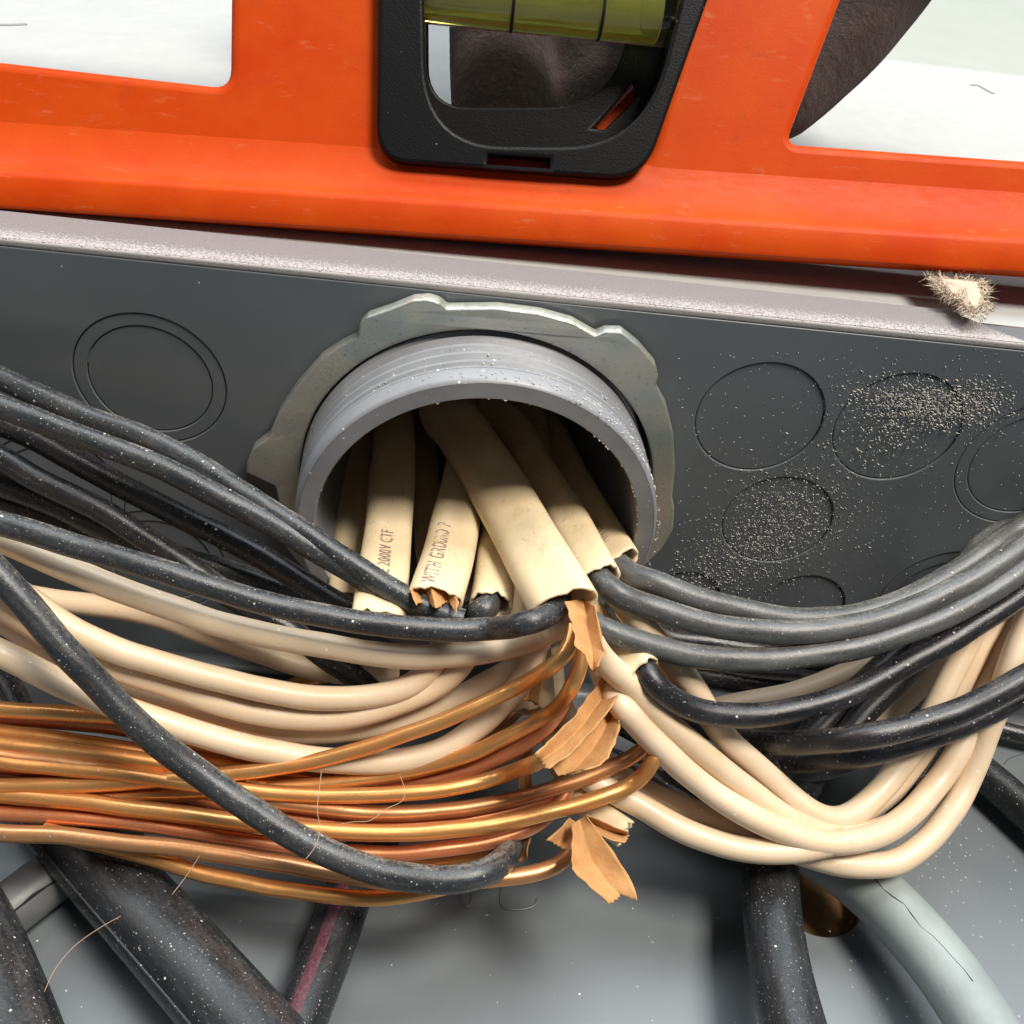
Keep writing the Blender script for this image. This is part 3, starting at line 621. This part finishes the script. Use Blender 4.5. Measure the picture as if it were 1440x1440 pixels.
# ------------------------------------------------------------------ torn paper
def paper(label, rows, Y, parent=None, seed=0, sub=8):
    rnd = random.Random(seed); R, Cn = len(rows), len(rows[0])
    G = [[at(p[0], p[1], Y+(p[2] if len(p) > 2 else (1.5 if j % 2 else -.7)*(.6+.8*rnd.random()))) for j, p in enumerate(r)] for r in rows]
    # bilinear refine with crinkle
    U, W = (R-1)*sub, (Cn-1)*sub; vs = []
    for u in range(U+1):
        for v in range(W+1):
            i = min(u//sub, R-2); j = min(v//sub, Cn-2); fu = u/sub-i; fv = v/sub-j
            p = G[i][j].lerp(G[i][j+1], fv).lerp(G[i+1][j].lerp(G[i+1][j+1], fv), fu)
            p += FW*(mnoise.noise(p*.25+V3(seed, 0, 0))*1.0 + mnoise.noise(p*.7)*.12)
            if u == U: p += (G[-1][j]-G[-2][j]).normalized()*(rnd.random()-.5)*.55
            if v in (0, W): p += RT*(mnoise.noise(p*.5+V3(seed, 3, 0))*.45+(rnd.random()-.5)*.06)
            vs.append(p)
    fs = [(u*(W+1)+v, u*(W+1)+v+1, (u+1)*(W+1)+v+1, (u+1)*(W+1)+v) for u in range(U) for v in range(W)]
    o = obj('paper_strip', vs, fs, 'paper', parent)
    md = o.modifiers.new('thickness', 'SOLIDIFY'); md.thickness = .16*S; md.offset = 0
    if parent is None: tag(o, label, 'paper strip', 'torn paper strips between the wires')
    else: o['label'] = label
    return o
paper('folded brown paper at the mouth of the sheath', [[(796, 846), (820, 842), (838, 852)], [(802, 868), (826, 866), (842, 876)], [(806, 888), (828, 882), (846, 898)], [(810, 908), (830, 906), (852, 918)], [(822, 922), (834, 930), (846, 926)], [(830, 940), (836, 946), (840, 938)]], 29, SH[1], 1)
paper('curled brown paper band bending left over the copper', [[(848, 952), (862, 956), (874, 970)], [(828, 978), (842, 988), (856, 1000)], [(806, 1008), (820, 1018), (832, 1030)], [(780, 1036), (792, 1048), (804, 1060)], [(752, 1060), (760, 1070), (770, 1082)]], 45, None, 2).__setitem__('label', 'torn brown paper band bending left to meet the end of a copper wire')
paper('torn brown paper hanging straight under the curled band, ragged at its lower edge', [[(858, 962), (868, 960), (876, 966)], [(846, 1000), (862, 1000), (874, 1004)], [(824, 1028), (848, 1030), (868, 1034)], [(800, 1052), (830, 1058), (856, 1066)], [(774, 1078), (812, 1078), (842, 1076)], [(784, 1092), (800, 1086), (822, 1082)]], 48, None, 3)
paper('leaf shaped brown paper strip hanging lowest under the copper bundle', [[(806, 1158), (815, 1152), (826, 1149)], [(804, 1190), (822, 1180), (844, 1172)], [(803, 1220), (830, 1208), (866, 1203)], [(826, 1244), (850, 1238), (884, 1232)], [(856, 1272), (872, 1258), (899, 1268)]], 60, None, 4)
paper('small curled brown paper flap left of the lowest hanging strip', [[(800, 1150), (812, 1158), (822, 1166)], [(786, 1166), (800, 1174), (812, 1182)], [(769, 1182), (786, 1190), (804, 1196)]], 62, None, 5)
paper('narrow brown paper flap folded to the right above the lowest strip', [[(824, 1146), (830, 1156), (838, 1170)], [(850, 1156), (852, 1168), (858, 1180)], [(882, 1168), (884, 1176), (880, 1186)]], 64, None, 6)
paper('small brown paper tag behind the bright copper bends', [[(730, 962), (746, 958), (764, 956)], [(722, 984), (742, 986), (758, 994)]], 54, None, 7)
paper('small brown paper tag behind the cut end of the diagonal black wire', [[(734, 1130), (740, 1130), (750, 1128)], [(728, 1170), (736, 1174), (746, 1168)], [(722, 1208), (732, 1212), (742, 1206)]], 72, None, 8)
paper('thin brown paper strip trailing down between the copper and the middle paper', [[(726, 1020), (738, 1020), (750, 1022)], [(726, 1070), (736, 1070), (748, 1070)], [(730, 1110), (738, 1114), (748, 1108)]], 66, None, 9)
paper('long flat brown paper strip running down behind the right black wires', [[(832, 800), (846, 800), (866, 812)], [(850, 838), (868, 836), (892, 840)], [(876, 884), (898, 880), (918, 888)], [(904, 930), (922, 926), (940, 930)], [(926, 972), (940, 968), (958, 972)]], 50, None, 10)
paper('brown paper sticking out of the sheath mouth', [[(812, 784), (822, 786), (832, 792)], [(820, 806), (828, 810), (838, 812)], [(834, 822), (840, 826), (842, 826)]], 37, SH[2], 11)
paper('crumpled brown paper in the sheath mouth', [[(576, 828), (590, 822), (606, 826), (622, 824), (642, 838)], [(580, 840), (596, 832), (612, 846), (628, 834), (644, 850)], [(584, 850), (600, 846), (614, 856), (630, 846), (642, 862)]], 34, SH[5], 12)
# small wire ends seen in the mouths
wire('copper_end', None, None, None, 'copper', 1.2, 0, [(812, 905, 40), (808, 885, 38), (806, 868, 36), (802, 850, 35)], parent=SH[1], n=10)

# ------------------------------------------------------------------ heavy cables at the back
GS = 'heavy cables against the back of the panel'
def heavy(label, mt, r, Y, pts, name='service_cable'):
    path = wire_path(pts, r, 0, Y, 2.0, (False, False)); root = thing(name, label, 'cable', tuple(path[-1]), GS)
    o = obj('jacket', *tube(path, r, None, 28), mt, root); along(o, path, r, 28); return root, path
def surf_strip(name, parent, path, r, deg, width, mt, i0=0, i1=1., wob=0., lift=.05):
    """thin strip lying on a cable at an angle from the camera side"""
    fr = frames(path, V3(.17, -.8, -.6)); L = len(fr); vs, fs = [], []
    rng = list(range(int(i0*(L-1)), int(i1*(L-1))+1)); k = 0
    for i in rng:
        p, t, a, c = fr[i]
        w_ = width*(1 if not wob else (.5+abs(mnoise.noise(V3(i*.5, 9, 0)))*1.5)); dd = deg + (mnoise.noise(V3(i*.35, 1, deg))*wob if wob else 0)
        for s in range(5):
            th = math.radians(dd)+(s/4-.5)*w_/r; rr = r+lift*(1 if 0 < s < 4 else -1.5); vs.append(p + a*(math.cos(th)*rr)+c*(math.sin(th)*rr))
    for i in range(len(rng)-1):
        for s in range(4): fs.append((i*5+s, i*5+s+1, (i+1)*5+s+1, (i+1)*5+s))
    return obj(name, vs, fs, mt, parent)
r1, p1 = heavy('thickest black cable slanting across the lower left corner, dusty', 'thick', 6.2, (84, 74), [(20, 1070), (75, 1140), (145, 1222), (235, 1322), (336, 1436), (430, 1545)])
surf_strip('seam_ridge', r1, p1, 6.2, 38, .7, 'thick', .05, 1., 0, .22)
heavy('black cable filling the bottom left corner of the photo', 'thick', 5.9, (82, 74), [(-120, 1150), (-75, 1240), (-28, 1330), (12, 1430), (45, 1530)])
r3, p3 = heavy('black cable with a purple stripe going down below the copper bundle', 'thick', 4.1, (86, 83), [(540, 1160), (508, 1210), (482, 1280), (452, 1360), (420, 1440), (385, 1530)])
surf_strip('purple_stripe', r3, p3, 4.1, 30, 2.6, 'purple', .05, 1.)
heavy('upright black cable right of the centre below the cream loop', 'thick', 4.9, (85, 76), [(1235, 930), (1180, 1000), (1130, 1080), (1095, 1150), (1083, 1210), (1086, 1290), (1098, 1370), (1118, 1450), (1140, 1530)])
r5, p5 = heavy('pale grey cable with a cracked jacket curving to the bottom right corner', 'graycable', 5.2, (85.5, 78), [(930, 1105), (985, 1128), (1060, 1155), (1140, 1190), (1215, 1242), (1280, 1305), (1335, 1372), (1380, 1440), (1425, 1520)])
surf_strip('crack', r5, p5, 5.2, 8, .2, 'crack', .52, .83, 22, .03)
heavy('black cable at the right edge behind the rising cream wires', 'thick', 3.7, 86, [(1260, 960), (1310, 1020), (1350, 1062), (1395, 1098), (1440, 1138), (1520, 1210)])
heavy('thin black cable against the back panel at the right edge', 'black', 1.9, 87, [(1330, 1000), (1380, 1018), (1440, 1034), (1540, 1052)])
r8, p8 = heavy('grey cable with a split jacket behind the thickest black one at lower left', 'grey_shaded', 4.4, 86, [(-60, 1330), (0, 1290), (55, 1246), (110, 1205), (180, 1150)])  # grey jacket colour darkened to stand for the shade it lies in
surf_strip('crack', r8, p8, 4.4, 10, .8, 'dark', .1, .8, 12, .04)

# ------------------------------------------------------------------ spirit level
LEAN = math.radians(60); LEDGE = -2.6
LH = V3(0, -math.sin(LEAN), math.cos(LEAN)); LN = V3(0, -math.cos(LEAN), -math.sin(LEAN))   # height and face direction
LO = at(720, 338, LEDGE)
LX = (at(1440, 392, LEDGE) - at(0, 288, LEDGE)).normalized(); LX = V3(LX.x, 0, LX.z).normalized()
LX = (LX - LN*LX.dot(LN)).normalized(); LH = LN.cross(LX); LH = LH if LH.z > 0 else -LH
def lv(px, py, w=0):
    """pixel on the level's plane (w mm towards the viewer) as (along, up)"""
    d = ray(px, py); o = LO+LN*w; t = (o-CAM).dot(LN)/d.dot(LN); q = CAM+d*t-o; return (q.dot(LX), q.dot(LH))
def lplace(vs, w): return [LO + LX*v.x + LH*v.y + LN*(v.z+w) for v in vs]
level = thing('spirit_level', 'orange plastic torpedo level with black vial housing held across the top of the panel', 'level', tuple(LO))
WW = -4.5                                    # web front face sits this far behind the rail face
H = 50; LL0, LL1 = -128, 124
vbot = 4.5
o_l = [lv(x, y, WW) for x, y in ((-330, 48), (322, 122), (327, -320), (-330, -360))]
o_r = [lv(x, y, WW) for x, y in ((1108, 201), (1760, 248), (1760, -250), (1275, -240))]
o_c = [lv(x, y, WW) for x, y in ((580, 232), (905, 250), (985, -20), (1010, -200), (570, -200))]
H = max(p[1] for p in o_l+o_r+o_c)+12
vs, fs = plate([[(LL0, vbot), (LL1, vbot), (LL1, H), (LL0, H)], rounded(o_l, 3.0), rounded(o_r, 2.2), rounded(o_c, 6)], 9, 1.6, 4)
web = (lplace(vs, WW-4.5), fs)
# rail: profile swept along the level (up, towards viewer)
def rail(prof):
    vs, fs = [], []; n = len(prof); ns = 40
    for i in range(ns+1):
        x = LL0+(LL1-LL0)*i/ns
        for (u, ww) in prof: vs.append(LO+LX*x+LH*u+LN*ww)
    for i in range(ns):
        for k in range(n): fs.append((i*n+k, i*n+(k+1) % n, (i+1)*n+(k+1) % n, (i+1)*n+k))
    fs.append(tuple(range(n))); fs.append(tuple(ns*n+k for k in range(n)))
    return vs, fs
half = [(0, .0), (.25, .45), (.8, .65), (4.6, .65), (5.3, .5), (5.8, .05), (6.5, -.8), (7.6, -1.9), (9.0, -2.75), (11.0, -3.6), (13.0, -4.25), (14.5, -4.56)]
full = half + [(14.5, -7), (11, -7), (7.6, -7), (5.8, -7), (4.6, -7), (.8, -7), (0, -6.4)]
htop = [(H-u, ww) for u, ww in full]
body = obj('level_body', *join(web, rail(full), rail(htop)), 'orange', level); smooth_by_angle(body, 38)
# vial housing: front frame, deeper inner frame, vial across it
fr_o = [lv(x, y, -1.5) for x, y in ((529, 226), (905, 254), (1042, -130), (1060, -300), (535, -300))]
fr_i = [lv(x, y, -1.5) for x, y in ((600, 204), (906, 206), (972, -60), (985, -220), (592, -230))]
slot = [lv(x, y, -1.5) for x, y in ((687, 217), (773, 223), (772, 236), (686, 230))]
vs, fs = plate([rounded(fr_o, [5.5, 6.5, 4, 4, 4], 8), rounded(fr_i, [13, 14, 3, 3, 3], 10), slot], 9, .7, 3)
hs = obj('vial_housing', lplace(vs, -1.5-4.5), fs, 'bplastic', level); smooth_by_angle(hs, 40)
ib = [lv(x, y, -12) for x, y in ((603, 150), (862, 150), (905, -60), (925, -220), (600, -230))]
io = [lv(x, y, -12) for x, y in ((570, 235), (925, 240), (1000, -60), (1010, -260), (560, -260))]
sl = [lv(x, y, -12) for x, y in ((832, 180), (893, 112), (897, 135), (850, 182))]
vs, fs = plate([io, rounded(ib, [7, 12, 3, 3, 3], 8), sl], 3, .5, 2)
obj('inner_frame', lplace(vs, -12-1.5), fs, 'bplastic', level)
obj('slot_floor', lplace([V3(*slot[i], 0) for i in range(4)], -5.5), [(0, 1, 2, 3)], 'dark', hs)
wl = [lv(x, y, -15.5) for x, y in ((840, 176), (892, 120), (905, 160), (870, 200), (838, 200))]
vs, fs = plate([wl], 1., .2); obj('web_lip', lplace(vs, -16.2), fs, 'orange', level)
va = Vector(lv(606, 32, -6)); vb = Vector(lv(946, 66, -6)); ax2 = (vb-va).normalized(); up2 = Vector((-ax2.y, ax2.x)); RV = 5.6
ca = va+up2*RV; cb_ = vb+up2*RV
A = LO+LX*ca.x+LH*ca.y+LN*(-6.3); B = LO+LX*cb_.x+LH*cb_.y+LN*(-6.3); AX = (B-A).normalized(); A = A-AX*3; B = B-AX*.5
AY = LN; AZ = AX.cross(AY); Lv = (B-A).length
def vial(r, l0, l1, rr): 
    p = [(.05, l0), (r-rr, l0)] + [(r-rr+rr*math.sin(a), l0+rr-rr*math.cos(a)) for a in (.4, .8, 1.2, 1.57)] + [(r-rr+rr*math.cos(a), l1-rr+rr*math.sin(a)) for a in (0, .4, .8, 1.2, 1.57)] + [(.05, l1)]
    return lathe(p, A, 40, AY, AZ, AX)
vo = obj('vial', *vial(RV, 0, Lv, 1.2), 'acrylic', level)
fl = obj('vial_fluid', *vial(3.6, 1.5, Lv-2.2, .6), 'fluid', vo)
for px in (718, 842):
    q = Vector(lv(px, 50, -6)); s = (Vector((q.x, q.y))-Vector((A-LO).dot(LX) and ((A-LO).dot(LX), (A-LO).dot(LH)))).dot(Vector((AX.dot(LX), AX.dot(LH))))
    obj('gauge_line', *lathe([(RV+.03, s-.28), (RV+.07, s-.28), (RV+.07, s+.28), (RV+.03, s+.28)], A, 40, AY, AZ, AX), 'dark', vo)

# ------------------------------------------------------------------ gloved hand behind the level
def glove():
    """one continuous skin: tapered chains joined and remeshed; level frame (along, up, behind)"""
    def L3(u, v, b): return LO+LX*u+LH*v-LN*b
    def pl(px, py, b): u, v = lv(px, py, -b); return L3(u, v, b)
    chains = []
    fing = [[(708, -420, 38, 10.5), (704, -150, 36, 10.2), (706, 40, 30, 10.4), (708, 190, 25, 10.2), (706, 300, 22, 8.6)],
            [(858, -420, 40, 11), (856, -150, 39, 10.8), (856, 40, 33, 10.4), (856, 200, 27, 10), (852, 300, 24, 8.6)],
            [(1010, -420, 42, 11), (1010, -150, 40, 9.6), (1004, 20, 34, 9.0), (990, 120, 28, 8.0), (984, 160, 25, 6.6)],
            [(560, -420, 38, 9.5), (545, -200, 36, 8.4), (535, -60, 32, 7.8), (530, 20, 28, 7.0), (530, 50, 26, 5.6)],
            [(1340, -380, 38, 15), (1290, -120, 36, 12.5), (1215, 15, 33, 10.5), (1140, 105, 30, 9.0), (1095, 150, 27, 7.0)]]
    ms = []
    for f in fing:
        P = [pl(x, y, b) for x, y, b, r in f]; R = [r for *_, r in f]
        path = spline(P, 1.5); n = len(path)
        vs, fs = [], []; fr = frames(path, V3(.3, .5, .6))
        for i, (p, t, a, c) in enumerate(fr):
            s = i/(n-1)*(len(R)-1); j = min(int(s), len(R)-2); r = R[j]+(R[j+1]-R[j])*(s-j)
            for k in range(16): th = 2*math.pi*k/16; vs.append(p+a*(r*math.cos(th))+c*(r*math.sin(th)))
        for i in range(n-1):
            for k in range(16): fs.append((i*16+k, i*16+(k+1) % 16, (i+1)*16+(k+1) % 16, (i+1)*16+k))
        tip = fr[-1]; b0 = len(vs); r = R[-1]
        for q in (.5, .85):
            for k in range(16): th = 2*math.pi*k/16; vs.append(tip[0]+tip[1]*(r*math.sin(q*1.45))+(tip[2]*math.cos(th)+tip[3]*math.sin(th))*(r*math.cos(q*1.45)))
        for j in range(2):
            o0 = (n-1)*16 if j == 0 else b0
            for k in range(16): fs.append((o0+k, o0+(k+1) % 16, b0+j*16+(k+1) % 16, b0+j*16+k))
        fs.append(tuple(b0+16+k for k in range(16))); fs.append(tuple(range(16)))
        ms.append((vs, fs))
    # palm
    pal = [pl(560, -390, 40), pl(760, -400, 44), pl(980, -400, 46), pl(1150, -400, 46), pl(1330, -400, 40)]
    ms.append(tube(spline(pal, 2), 22, 13, 20)); 
    pal2 = [pl(900, -380, 46), pl(960, -640, 52), pl(1000, -900, 60)]
    ms.append(tube(spline(pal2, 2), 38, 14, 24, LN))
    return join(*ms)
gl = obj('gloved_hand', *glove(), 'glove')
md = gl.modifiers.new('union', 'REMESH'); md.mode = 'VOXEL'; md.voxel_size = 1.3*S
md = gl.modifiers.new('soft', 'SMOOTH'); md.iterations = 5; md.factor = .5
dg = bpy.context.evaluated_depsgraph_get(); me = bpy.data.meshes.new_from_object(gl.evaluated_get(dg)); gl.modifiers.clear(); gl.data = me
me.polygons.foreach_set('use_smooth', [True]*len(me.polygons))
if not me.materials: me.materials.append(MT['glove'])
tag(gl, 'hand in a dark brown suede glove gripping the orange level from behind', 'hand')

# ------------------------------------------------------------------ dust, crumbs and fibres
def flakes(name, mt, items):
    """items: (point, direction, normal, length, width, height); small wedge shaped crumbs"""
    vs, fs = [], []
    for p, d, nrm, l, w_, h_ in items:
        d = (d-nrm*d.dot(nrm)).normalized(); s = nrm.cross(d); b = len(vs)
        for q in (-d*l/2, d*l/2): vs.append(p+q)
        for q in (-s*w_/2+d*l*.1, s*w_/2-d*l*.1): vs.append(p+q)
        vs.append(p+nrm*h_+d*l*.05)
        fs += [(b, b+2, b+4), (b+2, b+1, b+4), (b+1, b+3, b+4), (b+3, b, b+4)]
    return tag(obj(name, vs, fs, mt, None, False), kind='stuff')
rnd = random.Random(3); it = []
def inside_wall(px, py):
    p = at_z(px, py, -.02); return p if .5 < p.y < D-3 else None
def scatter(cx_, cy_, sx, sy, rot, n, big):
    c, s = math.cos(rot), math.sin(rot)
    for _ in range(n):
        a, b = rnd.gauss(0, sx), rnd.gauss(0, sy); px, py = cx_+a*c-b*s, cy_+a*s+b*c
        if px < 945 and py < 800: continue
        p = inside_wall(px, py)
        if p:
            l = big*(.2+rnd.random()**3*1.7); ang = .55+rnd.gauss(0, .4)
            it.append((p, V3(math.cos(ang), math.sin(ang), 0), V3(0, 0, -1), l, l*rnd.uniform(.2, .5), .12))
scatter(1290, 568, 45, 17, .12, 1100, .5); scatter(1368, 565, 32, 15, -.1, 700, .45); scatter(1245, 600, 38, 30, 0, 500, .35)
scatter(1100, 735, 42, 32, -.3, 900, .30); scatter(1030, 790, 50, 26, -.5, 800, .32); scatter(1290, 570, 60, 24, .1, 900, .22); scatter(1090, 745, 70, 44, -.35, 1300, .18); scatter(1150, 680, 60, 40, 0, 260, .4); scatter(960, 830, 35, 25, 0, 260, .45)
for _ in range(420):
    p = inside_wall(rnd.uniform(950, 1440), rnd.uniform(490, 870))
    if p: it.append((p, V3(rnd.random()-.5, rnd.random()-.5, 0), V3(0, 0, -1), rnd.uniform(.12, .4), rnd.uniform(.1, .2), .1))
tag(flakes('gypsum_dust', 'dust', it), 'pale gypsum dust flecks clinging to the dark top wall around the right knockouts', 'dust')
it = []
for _ in range(330):
    px, py = (rnd.uniform(1190, 1440), rnd.uniform(1080, 1440)) if rnd.random() < .62 else (rnd.uniform(0, 1440), rnd.uniform(1200, 1440))
    if rnd.random() < .35: px, py = rnd.gauss(1310, 40), rnd.gauss(1190, 35)
    l = rnd.uniform(.2, .5); it.append((at(px, py, D-.02), V3(rnd.random()-.5, 0, rnd.random()-.5), V3(0, -1, 0), l, l*.8, .2))
for _ in range(70):
    px, py = rnd.uniform(1040, 1150), rnd.gauss(978, 10); l = .3; it.append((at(px, py, D-.02), V3(1, 0, 0), V3(0, -1, 0), l, l*.7, .2))
tag(flakes('white_dust', 'whitedust', it), 'white plaster specks scattered on the glossy grey back panel', 'dust')
it = []
for _ in range(300):                                                # dust on the conduit's upper shoulder
    a = math.radians(rnd.gauss(-55, 40)); zz = rnd.uniform(-15.4, -12) if rnd.random() < .7 else rnd.uniform(-12, -6)
    nr = V3(math.cos(a), math.sin(a), 0); l = rnd.uniform(.12, .45); it.append((cx+nr*30.45+axz*zz+V3(0, 0, 0), V3(-nr.y, nr.x, rnd.random()-.5), nr, l, l*.7, .2))
tag(flakes('white_dust', 'whitedust', it), 'white dust grains on the outside of the grey conduit fitting', 'dust')
# dust crumbs along the flange edge
it = []
for _ in range(1500):
    x = rnd.uniform(-100, 84); p = V3(x, -.98, abs(rnd.gauss(0, 1.3))+.35); l = rnd.uniform(.15, .6)
    if x > xe-2: continue
    it.append((p, V3(rnd.random()-.5, 0, rnd.random()-.5), V3(0, -1, 0), l, l*.6, .16))
tag(flakes('plaster_dust', 'flangedust', it), 'rough white plaster dust along the lower edge of the panel flange', 'dust')
# torn paper fuzz hanging from the cut drywall
vs, fs = [], []
def fz(px, py, Y): return at(px, py, Y)
outline = [(1296, 384), (1306, 400), (1318, 410), (1326, 420), (1340, 424), (1352, 438), (1366, 448), (1384, 446), (1391, 428), (1389, 408), (1380, 393), (1340, 388)]
cP = fz(1352, 410, -4)
ring_ = [fz(x, y, -3.2) for x, y in outline]
nO = len(ring_)
for sc, dep in ((.82, 0.), (.6, -1.0), (.3, -1.6), (0.02, -1.8)):
    for p in ring_: q = cP.lerp(p, sc); vs.append(q+V3(0, dep*.6, dep*.5)+FW*mnoise.noise(q*.9)*.8)
for j in range(3):
    for k in range(nO): fs.append((j*nO+k, j*nO+(k+1) % nO, (j+1)*nO+(k+1) % nO, (j+1)*nO+k))
rf = random.Random(5); b0 = len(vs)
for _ in range(900):
    k = rf.randrange(nO); p = ring_[k].lerp(ring_[(k+1) % nO], rf.random()); q = cP.lerp(p, .55+rf.random()*.47) + V3(0, -.9, -.6)*rf.random(); d = ((p-cP).normalized()*.9+Vector((rf.gauss(0, .6), rf.gauss(0, .6), rf.gauss(0, .6)))).normalized()
    l = rf.uniform(.5, 2.0); s = d.cross(FW).normalized()*.07; b = len(vs)
    vs += [q-s, q+s, q+d*l*.6+s*.7+FW*rf.uniform(-.3, .3), q+d*l+RT*rf.uniform(-.4, .4)]
    fs += [(b, b+1, b+2), (b, b+2, b+3)]
tag(obj('paper_fuzz', vs, fs, 'fuzz', None, False), 'ragged tuft of torn drywall paper hanging over the flange at the right', 'paper fuzz')
for lab, pts, Y in (('thin hair looping over the copper beside the diagonal black wire', [(452, 1085), (449, 1110), (446, 1140), (450, 1165), (444, 1190), (430, 1208)], 53),
               ('fine branching hair across the copper right of the diagonal black wire', [(475, 1160), (500, 1155), (520, 1155), (545, 1136), (565, 1128), (570, 1112), (562, 1090)], 55),
               ('straight fibre sticking down from the copper at lower left', [(281, 1203), (262, 1232), (242, 1258)], 66),
               ('long pale hair lying across the thickest black cable', [(170, 1288), (140, 1305), (105, 1330), (78, 1362), (62, 1395)], 72),
               ('curved black hair on the back panel at the right edge', [(1412, 1075), (1420, 1066), (1440, 1060)], 90.9)):
    tag(obj('fibre', *tube(spline([at(x, y, Y) for x, y in pts], .5), .05, None, 6), 'hair' if 'black hair' not in lab else 'dark'), lab, 'fibre', 'loose hairs and fibres')

scene.render.engine = 'CYCLES'
scene.cycles.max_bounces = 10; scene.cycles.transmission_bounces = 8
